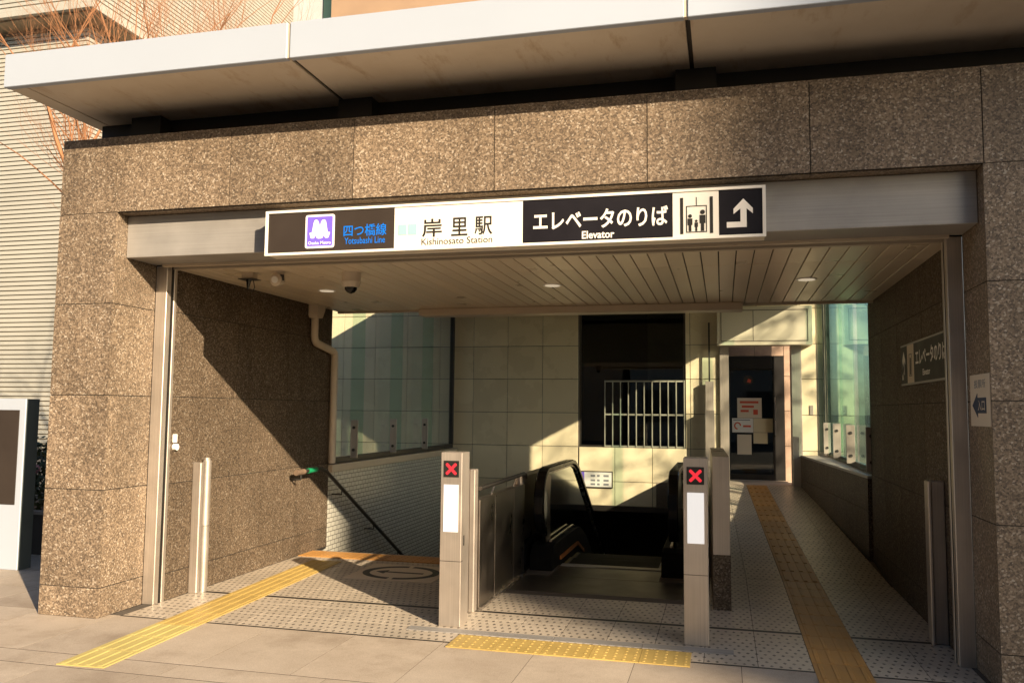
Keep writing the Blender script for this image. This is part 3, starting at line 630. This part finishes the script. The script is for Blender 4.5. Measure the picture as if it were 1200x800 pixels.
# flood barrier posts
def post(name, x, y, label, parts):
    t = thing(name, (x, y, 0), label, 'post')
    for nm, a, b, c, d, h, mt in parts: box(nm, x+a, x+b, y+c, y+d, 0.0, h, mt, t, 0.006)
    return t
t = post('barrier_post', -4.20, 6.15, 'steel barrier post with round tube against sunlit granite side wall', [('channel', -0.018, 0.06, -0.10, -0.055, 1.05, 'steel'), ('web', 0.0, 0.02, -0.054, -0.02, 1.05, 'steel')])
MB().cyl((-4.155, 6.155, 0), (-4.155, 6.155, 0.53), 0.038, n=16).obj('tube', 'steel', t, smooth=True); MB().cyl((-4.155, 6.155, 0.533), (-4.155, 6.155, 1.06), 0.036, n=16).obj('tube', 'steel', t, smooth=True)
MB().cyl((-4.155, 6.155, 1.06), (-4.155, 6.155, 1.085), 0.03, 0.02, n=12).obj('cap', 'steel', t)
post('barrier_post', 1.36, 6.15, 'steel barrier post standing against the shaded side wall', [('channel', -0.05, -0.028, -0.06, 0.05, 1.06, 'steel'), ('channel', -0.026, 0.058, -0.03, 0.05, 1.06, 'steel')])
post('barrier_post', -1.852, 6.12, 'steel barrier post at the end of the escalator guard rail', [('channel', -0.04, -0.005, -0.05, 0.045, 1.05, 'steel'), ('channel', -0.002, 0.04, -0.045, 0.045, 1.055, 'steel')])

# ------------------------------------------------------------------ main sign
sg = thing('station_sign', (-1.4, 5.2, 2.55), 'long station name sign with white frame hanging under the granite lintel', 'sign')
sg['label'] = 'long station name sign with white frame hanging under the granite lintel'
box('housing', -3.06, 0.255, 5.128, 5.268, 2.552, 2.852, 'sign_frame', sg)
MB().box(-3.066, 0.261, 5.112, 5.1275, 2.546, 2.563).box(-3.066, 0.261, 5.112, 5.1275, 2.841, 2.858).box(-3.066, -3.047, 5.112, 5.1275, 2.5635, 2.8405).box(0.242, 0.261, 5.112, 5.1275, 2.5635, 2.8405).obj('frame', 'sign_white', sg)
def face(a, b, mat, name='face_panel'): return box(name, a, b, 5.12, 5.1276, 2.564, 2.840, mat, sg)
YS = 5.1185
f1 = face(-3.0465, -2.112, 'sign_brown'); f2 = face(-2.111, -1.232, 'sign_white'); f3 = face(-1.231, -0.287, 'sign_dark'); f4 = face(-0.286, -0.012, 'sign_white'); f5 = face(-0.0115, 0.2415, 'sign_dark')
def rrect(x0, x1, z0, z1, r, n=5):
    p = []
    for cx, cz, a0 in ((x1-r, z1-r, 0), (x0+r, z1-r, 90), (x0+r, z0+r, 180), (x1-r, z0+r, 270)):
        for i in range(n+1): a = R(a0+90*i/n); p.append((cx+r*math.cos(a), cz+r*math.sin(a)))
    return p
lg = MB().prism(rrect(-2.762, -2.545, 2.587, 2.818, 0.016), 'y', YS-0.0015, YS+0.002).obj('emblem', 'white_plate', f1)
MB().prism(rrect(-2.748, -2.559, 2.601, 2.804, 0.008), 'y', YS-0.0025, YS-0.001).obj('emblem_field', 'logo_purple', lg)
cxl = -2.6535
def sym(pts): return pts+[(-x, z) for x, z in reversed(pts)]
emb = [(0, 2.735), (0.010, 2.768), (0.016, 2.778), (0.024, 2.782), (0.034, 2.782), (0.042, 2.776), (0.046, 2.765), (0.058, 2.700), (0.062, 2.694), (0.076, 2.694), (0.076, 2.690), (0.066, 2.657), (0.060, 2.655), (0.044, 2.655), (0.038, 2.660), (0.033, 2.678), (0.020, 2.655), (0.010, 2.652)]
MB().prism([(cxl+x, z) for x, z in sym(emb)], 'y', YS-0.0035, YS-0.002).obj('letter_mark', 'white_plate', lg)
text('Osaka Metro', (-2.738, -2.569, 2.612, 2.634), '-y', YS-0.0035, 'white_plate', lg, bold=0.012)
text('四つ橋線', (-2.478, -2.167, 2.657, 2.738), '-y', YS, 'letter_blue', f1, bold=0.006)
text('Yotsubashi Line', (-2.470, -2.176, 2.606, 2.650), '-y', YS, 'letter_blue', f1, bold=0.004)
for ch, a, b in (('岸', -1.914, -1.776), ('里', -1.712, -1.600), ('駅', -1.553, -1.432)): text(ch, (a, b, 2.630, 2.752), '-y', YS, 'ink', f2, bold=0.012)
text('Kishinosato Station', (-1.917, -1.432, 2.578, 2.622), '-y', YS, 'ink_olive', f2, bold=0.006)
for a, b in ((-2.082, -2.022), (-2.012, -1.952)): box('line_mark', a, b, YS-0.001, YS+0.0025, 2.652, 2.722, 'letter_cyan', f2)
text('エレベータのりば', (-1.162, -0.314, 2.640, 2.764), '-y', YS, 'letter_white', f3, bold=0.022)
text('Elevator', (-0.848, -0.644, 2.576, 2.625), '-y', YS, 'letter_white', f3, bold=0.02)
ic = MB()
ic.box(-0.2405, -0.2225, YS-0.001, YS+0.0025, 2.580, 2.805).box(-0.064, -0.046, YS-0.001, YS+0.0025, 2.580, 2.805)
for a, b, c, d in ((-0.205, -0.082, 2.748, 2.753), (-0.205, -0.082, 2.588, 2.593), (-0.205, -0.200, 2.593, 2.748), (-0.087, -0.082, 2.593, 2.748), (-0.1455, -0.1415, 2.753, 2.805)): ic.box(a, b, YS-0.001, YS+0.0025, c, d)
def man(cx, z0, h, wd):
    ic.prism([(cx+h*0.11*math.cos(i*math.pi/6), z0+h*0.89+h*0.11*math.sin(i*math.pi/6)) for i in range(12)], 'y', YS-0.001, YS+0.0025)
    ic.prism([(cx-wd/2, z0+h*0.36), (cx-wd*0.28, z0+h*0.36), (cx-wd*0.28, z0), (cx+wd*0.28, z0), (cx+wd*0.28, z0+h*0.36), (cx+wd/2, z0+h*0.36), (cx+wd/2, z0+h*0.75), (cx-wd/2, z0+h*0.75)], 'y', YS-0.001, YS+0.0025)
man(-0.182, 2.596, 0.105, 0.028); man(-0.145, 2.596, 0.07, 0.020); man(-0.108, 2.596, 0.13, 0.034)
ic.obj('lift_pictogram', 'ink', f4)
MB().prism([(0.034, 2.608), (0.150, 2.608), (0.150, 2.722), (0.186, 2.690), (0.186, 2.722), (0.132, 2.782), (0.074, 2.722), (0.074, 2.690), (0.114, 2.722), (0.114, 2.642), (0.034, 2.642)], 'y', YS-0.001, YS+0.0025).obj('arrow', 'letter_white', f5)

# ------------------------------------------------------------------ wall sign and notices
ws_ = thing('wall_sign', (1.405, 6.6, 1.73), 'narrow dark elevator sign on the shaded granite side wall', 'sign')
box('backing', 1.395, 1.419, 5.78, 7.28, 1.725, 2.045, 'steel_h', ws_, 0.002)
b1 = box('face_panel', 1.3925, 1.3948, 7.03, 7.265, 1.74, 2.03, 'sign_dark', ws_); b2 = box('face_panel', 1.3925, 1.3948, 6.80, 7.028, 1.74, 2.03, 'paper', ws_); b3 = box('face_panel', 1.3925, 1.3948, 5.79, 6.798, 1.74, 2.03, 'sign_dark', ws_)
text('エレベータのりば', (-6.74, -5.85, 1.86, 1.98), '-x', 1.392, 'letter_white', b3, bold=0.02); text('Elevator', (-6.52, -6.3, 1.78, 1.825), '-x', 1.392, 'letter_white', b3, bold=0.02)
ar = MB(); ar.prism([(7.215, 1.77), (7.215, 1.81), (7.13, 1.81), (7.13, 1.92), (7.10, 1.89), (7.10, 1.925), (7.15, 1.99), (7.20, 1.925), (7.20, 1.89), (7.17, 1.92), (7.17, 1.77)], 'x', 1.3905, 1.392); ar.obj('arrow', 'letter_white', b1)
i2 = MB().box(1.391, 1.3924, 6.87, 6.875, 1.79, 1.96).box(1.391, 1.3924, 6.955, 6.96, 1.79, 1.96).box(1.391, 1.3924, 6.876, 6.954, 1.79, 1.795).box(1.391, 1.3924, 6.876, 6.954, 1.955, 1.96).box(1.391, 1.3924, 6.90, 6.93, 1.80, 1.93); i2.obj('lift_pictogram', 'ink', b2)
nt_ = box('paper_notice', 1.4425, 1.4465, 5.165, 5.545, 1.435, 1.735, 'paper'); tag(nt_, 'paper notice with a blue arrow taped to the dark granite reveal', 'notice')
text('投票所', (-5.46, -5.24, 1.655, 1.705), '-x', 1.4418, 'ink_grey', nt_, bold=0.01)
MB().prism([(5.50, 1.555), (5.40, 1.625), (5.40, 1.60), (5.235, 1.60), (5.235, 1.51), (5.40, 1.51), (5.40, 1.485)], 'x', 1.4405, 1.4424).obj('arrow', 'ink_navy', nt_)
text('入口', (-5.39, -5.26, 1.525, 1.585), '-x', 1.4398, 'paper', nt_, bold=0.01)
nb = box('notice_board', -2.17, -1.66, 12.975, 12.999, 0.32, 0.575, 'steel_dark'); tag(nb, 'small framed timetable notice on the cream tiles behind the escalator', 'notice')
np_ = box('sheet', -2.155, -1.675, 12.972, 12.9748, 0.335, 0.56, 'white_paint', nb)
box('blue_edge', -2.155, -2.10, 12.970, 12.9718, 0.335, 0.56, 'logo_purple', nb)
for i, z in enumerate((0.49, 0.42, 0.36)):
    for a, b in ((-2.0, -1.93), (-1.9, -1.86), (-1.80, -1.72)): box('entry', a, b, 12.9705, 12.9718, z, z+0.03, 'ink_grey', nb)
for j, (a, b, c, d, mat) in enumerate(((0.224, 0.60, 1.415, 1.735, 'paper'), (0.141, 0.464, 1.185, 1.410, 'white_paint'), (0.468, 0.767, 1.190, 1.410, 'paper_cream'), (0.217, 0.437, 0.835, 1.152, 'paper'), (0.468, 0.684, 1.012, 1.186, 'paper_cream'))):
    lab = ['large paper with red writing stuck on the black door glass', 'white paper with red ring mark on the black door glass', 'plain cream paper on the black door glass, right of the red ring mark', 'lowest paper on the black door glass', 'small cream paper below the plain cream one on the door glass'][j]
    o = tag(box('door_poster', a, b, 13.924, 13.929, c, d, mat), lab, 'poster', 'papers stuck on the lobby door')
    if j == 0:
        for z, x0, x1 in ((1.65, a+0.04, b-0.05), (1.58, a+0.07, b-0.12), (1.51, a+0.05, b-0.2)): box('writing', x0, x1, 13.922, 13.9238, z, z+0.035, 'ink_red', o)
        box('writing', b-0.13, b-0.06, 13.9215, 13.9235, 1.47, 1.55, 'ink_red', o)
    if j == 1:
        MB().prism([(0.225+0.055*math.cos(i*math.pi/8), 1.29+0.06*math.sin(i*math.pi/8)) for i in range(13)]+[(0.225+0.035*math.cos(i*math.pi/8), 1.29+0.04*math.sin(i*math.pi/8)) for i in range(12, -1, -1)], 'y', 13.922, 13.9238).obj('ring_mark', 'ink_red', o)
        box('writing', 0.31, 0.43, 13.922, 13.9238, 1.27, 1.30, 'ink_red', o); box('writing', 0.16, 0.42, 13.922, 13.9238, 1.375, 1.39, 'ink_grey', o)
em = MB().cyl((0.40, 13.928, 2.02), (0.40, 13.922, 2.02), 0.075, n=20).obj('round_emblem', 'ink'); tag(em, 'round dark emblem at the top of the lobby door glass', 'emblem')
MB().prism([(0.375, 1.99), (0.43, 1.975), (0.445, 2.02), (0.40, 2.045)], 'y', 13.9195, 13.9218).obj('mark', 'ink_red', em)

# floor sticker
fs = box('floor_sticker', -3.30, -2.47, 6.98, 7.70, 0.001, 0.004, 'paper'); tag(fs, 'square floor sticker with black ring and arrow before the stairs', 'sticker')
rg = MB()
for h0 in (94, 274):
    o_ = [(-2.885+0.36*math.cos(R(h0+172*i/20)), 7.34+0.30*math.sin(R(h0+172*i/20))) for i in range(21)]; i_ = [(-2.885+0.295*math.cos(R(h0+172*i/20)), 7.34+0.24*math.sin(R(h0+172*i/20))) for i in range(21)]
    rg.prism(o_+i_[::-1], 'z', 0.0042, 0.006)
rg.obj('ring', 'ink', fs)
MB().prism([(-3.13, 7.34), (-3.03, 7.42), (-3.03, 7.36), (-2.67, 7.36), (-2.67, 7.32), (-3.03, 7.32), (-3.03, 7.26)], 'z', 0.0042, 0.006).obj('arrow', 'ink', fs)

# ------------------------------------------------------------------ ceiling fittings
for x, y, lab in ((-3.55, 7.02, 'round ceiling downlight above the side wall drainpipe'), (-1.43, 7.07, 'round ceiling downlight above the escalator'), (0.672, 7.12, 'round ceiling downlight above the ramp')):
    t = thing('downlight', (x, y, ZC), lab, 'light', 'ceiling downlights')
    MB().cyl((x, y, ZC+0.002), (x, y, ZC-0.006), 0.085, 0.08, 24).obj('ring', 'white_paint', t); MB().cyl((x, y, ZC-0.0062), (x, y, ZC-0.009), 0.066, n=24).obj('lens', 'lamp', t)
t = thing('dome_camera', (-2.89, 6.13, ZC), 'white dome security camera with dark bubble on the slatted ceiling', 'camera')
MB().cyl((-2.89, 6.13, ZC+0.001), (-2.89, 6.13, ZC-0.075), 0.078, 0.074, 24).obj('mount', 'camera_housing', t, smooth=True); MB().cyl((-2.89, 6.13, ZC-0.0755), (-2.89, 6.13, ZC-0.12), 0.08, 0.064, 24).obj('housing', 'camera_housing', t, smooth=True)
MB().tube([(-2.89, 6.13, ZC-0.115), (-2.89, 6.13, ZC-0.14), (-2.89, 6.13, ZC-0.16), (-2.89, 6.13, ZC-0.17)], [0.052, 0.047, 0.03, 0.006], 18).obj('bubble', 'rubber', t, smooth=True)
t = thing('swivel_camera', (-3.45, 5.98, ZC), 'small round swivel camera between bracket and dome camera', 'camera')
MB().cyl((-3.45, 5.98, ZC+0.001), (-3.45, 5.98, ZC-0.03), 0.045, n=16).obj('mount', 'camera_housing', t); 
MB().tube([(-3.45, 6.03, ZC-0.06), (-3.45, 5.99, ZC-0.062), (-3.45, 5.93, ZC-0.07), (-3.45, 5.92, ZC-0.071)], [0.03, 0.052, 0.052, 0.03], 16).obj('head', 'beige_metal', t, smooth=True)
MB().cyl((-3.45, 5.9195, ZC-0.072), (-3.45, 5.914, ZC-0.073), 0.028, n=14).obj('lens', 'white_paint', t); MB().cyl((-3.41, 5.955, ZC-0.03), (-3.41, 5.955, ZC-0.075), 0.02, n=8).obj('yoke', 'dark_paint', t)
t = thing('sensor_bracket', (-3.72, 5.99, ZC), 'small ceiling sensor with a dark probe and wire loop', 'sensor')
box('base', -3.77, -3.67, 5.95, 6.03, ZC-0.05, ZC+0.001, 'beige_metal', t, 0.004); box('plate', -3.79, -3.65, 5.93, 6.05, ZC-0.056, ZC-0.051, 'dark_paint', t)
MB().cyl((-3.72, 5.98, ZC-0.056), (-3.72, 5.97, ZC-0.14), 0.022, 0.008, 10).obj('probe', 'rubber', t)
MB().tube([(-3.68, 5.98, ZC-0.056), (-3.665, 5.98, ZC-0.12), (-3.68, 5.98, ZC-0.155), (-3.71, 5.98, ZC-0.14)], 0.004, 6).obj('wire', 'dark_paint', t)
dp = thing('drainpipe', (-4.17, 8.05, 2.59), 'beige drainpipe bending from the ceiling down the end of the side wall', 'pipe')
MB().prism([(8.02-0.09, 2.592), (8.02+0.09, 2.592), (8.02+0.09, 2.54), (8.02+0.03, 2.45), (8.02-0.07, 2.45), (8.02-0.09, 2.48)], 'x', XL+0.001, XL+0.11).obj('hopper', 'beige_pipe', dp, 0.005)
MB().tube([(XL+0.045, 8.0, 2.46), (XL+0.045, 8.0, 2.26), (XL+0.045, 8.015, 2.22), (XL+0.045, 8.05, 2.19), (XL+0.045, 8.44, 2.13), (XL+0.045, 8.475, 2.11), (XL+0.045, 8.485, 2.08), (XL+0.045, 8.485, 0.9)], 0.04, 12).obj('pipe', 'beige_pipe', dp, smooth=True)
sd = thing('wall_holder', (XL+0.02, 5.79, 1.17), 'small white device fixed to the sunlit granite side wall', 'device')
box('plate', XL+0.0005, XL+0.012, 5.775, 5.825, 1.22, 1.285, 'white_plate', sd, 0.003); MB().cyl((XL+0.001, 5.80, 1.185), (XL+0.03, 5.80, 1.185), 0.026, n=12).obj('button', 'white_plate', sd)

# ------------------------------------------------------------------ left side: map board, planter, hedge
mb = thing('map_board', (-6.9, 6.5, 0), 'white framed street map board with dark panel on the pavement', 'board')
box('cabinet', -7.6, -6.262, 6.42, 6.58, 0.0, 1.56, 'fascia', mb, 0.006); box('panel', -7.5, -6.325, 6.413, 6.42, 0.59, 1.457, 'sign_brown', mb, 0.002); box('side_strip', -6.2615, -6.255, 6.43, 6.57, 0.0, 1.56, 'edge_strip', mb)
pb = box('planter', -11, -5.2, 7.15, 8.2, -0.02, 0.40, 'dark_wall'); tag(pb, 'low planter wall, darkened for the pillar shadow, holding the hedge behind the map board', 'planter')  # dark colour stands in for the shadow of the pillar
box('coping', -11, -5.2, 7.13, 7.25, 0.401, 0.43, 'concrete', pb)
hd = MB(); rr = random.Random(3)
for i in range(9000):
    p = Vector((rr.uniform(-10.8, -5.4), rr.uniform(7.18, 8.1), rr.uniform(0.42, 1.10+0.05*math.sin(i)))); a = Vector((rr.gauss(0, 1), rr.gauss(0, 1), rr.gauss(0, 1))).normalized(); b = a.orthogonal().normalized(); s = rr.uniform(0.018, 0.038)
    hd.add([p-a*s, p+b*s*0.6, p+a*s, p-b*s*0.6], [(0, 1, 2, 3)])
tag(hd.obj('hedge', 'hedge_leaf'), 'clipped dark hedge growing in the planter', 'hedge', kind='stuff')
for (x, y, z, m_, lb) in ((-6.93, 7.13, 0.82, 'petal_pink', 'pink flower head on the hedge beside the granite pillar'), (-6.85, 7.10, 0.66, 'petal_green', 'pale green flower head low on the hedge'), (-6.78, 7.12, 0.86, 'petal_pink', 'reddish flower head on the hedge close to the pillar')):
    fm = MB()
    for i in range(40):
        a = Vector((rr.gauss(0, 1), -abs(rr.gauss(0, 1)), rr.gauss(0, 1))).normalized(); p = Vector((x, y, z))+a*0.05; b = a.orthogonal().normalized(); c = a.cross(b)
        fm.add([p-b*0.016, p+c*0.016, p+b*0.016, p-c*0.016], [(0, 1, 2, 3)])
    tag(fm.obj('flower', m_), lb, 'flower', 'flowers on the hedge')

# ------------------------------------------------------------------ trees
def branch(m, p, d, L, r, depth, rr, up_=0.25, spread=0.5, leaves=None):
    n = 5; pts = [p]; rad = [r]; q = p.copy(); dd = d.copy()
    for i in range(n):
        dd = (dd+Vector((rr.gauss(0, .09), rr.gauss(0, .09), rr.gauss(0, .07)+up_*0.12))).normalized(); q = q+dd*(L/n); pts.append(q.copy()); rad.append(r*(1-0.6*(i+1)/n) if depth else r*(1-0.85*(i+1)/n))
    m.tube(pts, rad, 6 if r > 0.02 else 4, cap=False)
    if leaves is not None and depth <= 1: leaves.extend(pts[1:])
    if depth == 0: return
    for k in range(rr.choice((3, 4, 4))):
        i = rr.randint(2, n); t = Vector((rr.gauss(0, 1), rr.gauss(0, 1), rr.gauss(0, .6))).normalized()
        nd = (dd*0.75+t*spread+Vector((0, 0, up_))).normalized()
        branch(m, pts[i], nd, L*rr.uniform(0.55, 0.8), rad[i]*0.62, depth-1, rr, up_, spread, leaves)
def tree(name, x, y, h, r, label, seed, depth=4, lean=(0, 0), leafy=0, bark='bark', up_=0.3, spread=0.55, group=None, n0=4):
    rr = random.Random(seed); t = thing(name, (x, y, 0), label, 'tree', group)
    tops = [Vector((x+lean[0]*k, y+lean[1]*k, h*0.32*k)) for k in (0, 0.4, 0.75, 1.0)]; tops[0].z = -0.03
    MB().tube(tops, [r, r*0.85, r*0.75, r*0.65], 10).obj('trunk', bark, t, smooth=True, org=(x, y, -0.03))
    m = MB(); lv = [] if leafy else None
    for k in range(n0):
        a = 2*math.pi*k/n0+rr.uniform(-.4, .4); branch(m, tops[3-(k % 2)*1], Vector((math.cos(a)*0.55, math.sin(a)*0.55, 0.9)).normalized(), h*0.30, r*0.5, depth, rr, up_, spread, lv)
    m.obj('crown', bark, t, smooth=True)
    if leafy:
        f = MB()
        for i in range(leafy):
            p = rr.choice(lv)+Vector((rr.gauss(0, .16), rr.gauss(0, .16), rr.gauss(0, .13))); a = Vector((rr.gauss(0, 1), rr.gauss(0, 1), rr.gauss(0, .5))).normalized(); b = a.orthogonal().normalized(); s = rr.uniform(.04, .08)
            f.add([p-a*s, p+b*s*.6, p+a*s, p-b*s*.6], [(0, 1, 2, 3)])
        f.obj('foliage', 'leaf', t)
    return t
tree('bare_tree', -9.6, 11.6, 10.5, 0.13, 'bare orange-twigged tree rising behind the canopy end and pillar', 11, 5, group='bare trees behind the entrance', n0=6)
tree('bare_tree', -10.6, 15.5, 13.5, 0.15, 'taller bare orange-twigged tree in front of the slatted building side', 5, 5, group='bare trees behind the entrance', n0=6)
tree('street_tree', 10.6, 2.4, 11.5, 0.17, 'street tree out of view that dapples the light on the tiles', 21, 4, leafy=5000, bark='trunk_bark', up_=0.15, spread=0.8, n0=5)['label'] = 'leafy street tree on the pavement by the glazed side'

# ------------------------------------------------------------------ buildings around
sbld = thing('slatted_building', (-27, 25, 0), 'cream building clad in horizontal slats with overhanging upper floors', 'building')
box('lower_wall', -45, -22.62, 25.05, 45, -0.02, 15.7, 'siding_gap', sbld); box('upper_wall', -45, -21.63, 24.06, 38, 15.82, 26, 'siding_gap', sbld)
box('overhang_edge', -45, -21.55, 23.98, 38, 15.62, 15.815, 'cream_siding', sbld)
box('overhang_soffit', -45, -21.75, 24.2, 38, 15.55, 15.618, 'siding_soffit', sbld)
m = MB(); z = 0.0
while z < 15.5: m.box(-45, -22.58, 25.0, 25.05, z, z+0.125); z += 0.168
tag(m.obj('slats', 'cream_siding', sbld), kind='stuff'); m = MB(); z = 0.0
while z < 15.5: m.box(-22.62, -22.57, 25.06, 45, z, z+0.125); z += 0.168
tag(m.obj('slats', 'cream_siding', sbld), kind='stuff'); m = MB(); z = 15.83
while z < 25.9: m.box(-45, -21.58, 24.0, 24.06, z, z+0.125); z += 0.168
tag(m.obj('slats', 'cream_siding', sbld), kind='stuff'); m = MB(); z = 15.83
while z < 25.9: m.box(-21.63, -21.57, 24.065, 38, z, z+0.125); z += 0.168
tag(m.obj('slats', 'cream_siding', sbld), kind='stuff')
def tower(name, x0, x1, y0, y1, h, mat, label, cols, rows_, trim='pale_wall'):
    t = thing(name, ((x0+x1)/2, (y0+y1)/2, 0), label, 'building'); box('wall', x0, x1, y0, y1, -0.02, h, mat, t); box('parapet', x0-0.1, x1+0.1, y0-0.1, y1+0.1, h, h+0.4, trim, t)
    wx = (x1-x0)/max(cols, 1); hz = h/rows_
    for i in range(cols):
        for j in range(rows_):
            a = x0+(i+0.25)*wx; c = j*hz+hz*0.35
            f = piece('window', a, a+wx*0.5, y0-0.06, y0, c, c+hz*0.45, 'dark_paint', t, 0); piece('pane', a+0.06, a+wx*0.5-0.06, y0-0.065, y0-0.061, c+0.06, c+hz*0.45-0.06, 'glass_dark', f, 0)
    return t
tower('tan_building', -23.0, -8, 45, 60, 34, 'tan_wall', 'tan building behind the canopy and the slatted building', 0, 9)
tower('pale_building', -27.5, -24.1, 46, 56, 34, 'pale_wall', 'pale narrow building between slatted building and green strip', 1, 9)
tower('green_building', -24.05, -23.15, 46, 50, 34, 'green_wall', 'thin pale green facade next to the tan building', 0, 9)
# row of buildings facing the entrance from the other side of the street
for i, (x0, x1, h, mt) in enumerate(((-46, -31, 19, 'pale_wall'), (-30.6, -18, 24, 'office_wall'), (-17.6, -5, 20, 'tan_wall'), (-4.6, 6, 23, 'office_wall'), (6.4, 13.5, 18, 'pale_wall'))):
    t = thing('street_building', ((x0+x1)/2, -22, 0), ['pale five storey building at the far end of the opposite row', 'tall grey building next to the pale one across the street', 'tan brick building in the middle of the opposite row', 'grey building straight across from the entrance', 'low pale building at the gap in the opposite row'][i], 'building', 'buildings across the street')
    box('wall', x0, x1, -28, -17, -0.02, h, mt, t); n_ = int((x1-x0)/2.6)
    for a in range(n_):
        for j in range(int(h/3.2)):
            xx = x0+0.6+a*2.6; piece('window', xx, xx+1.5, -17.0, -16.93, 1.0+j*3.2, 2.6+j*3.2, 'dark_paint', t, 0)
# unseen block, placed and shaped to cast the shade over the right pillar
dist = 60.0; c0 = Vector((0.46, 5.15, 0))+Vector((SUN.x, SUN.y, 0)).normalized()*dist; hd_ = Vector((SUN.x, SUN.y, 0)).normalized(); sd_ = Vector((-hd_.y, hd_.x, 0))
tb = thing('shade_block', tuple(c0), 'unseen grey block shaped to shade the right pillar', 'building')
q = [c0, c0+sd_*2.85, c0+sd_*2.85+hd_*9, c0+hd_*9]
MB().prism([(p.x, p.y) for p in q], 'z', -0.03, 26.0).obj('wall', 'office_wall', tb)
q = [c0-sd_*0.42, c0+sd_*2.85, c0+sd_*2.85+hd_*9, c0-sd_*0.42+hd_*9]
MB().prism([(p.x, p.y) for p in q], 'z', 26.0, 28.7).obj('shade_overhang', 'office_wall', tb)  # overhang added to pull the shade further left on the lintel
for j in range(7):
    a = c0+sd_*0.4-hd_*0.05; b = c0+sd_*2.5-hd_*0.05
    MB().prism([(a.x, a.y), (b.x, b.y), (b.x+hd_.x*.06, b.y+hd_.y*.06), (a.x+hd_.x*.06, a.y+hd_.y*.06)], 'z', 1.5+j*3.3, 3.3+j*3.3).obj('window', 'glass_dark', tb)
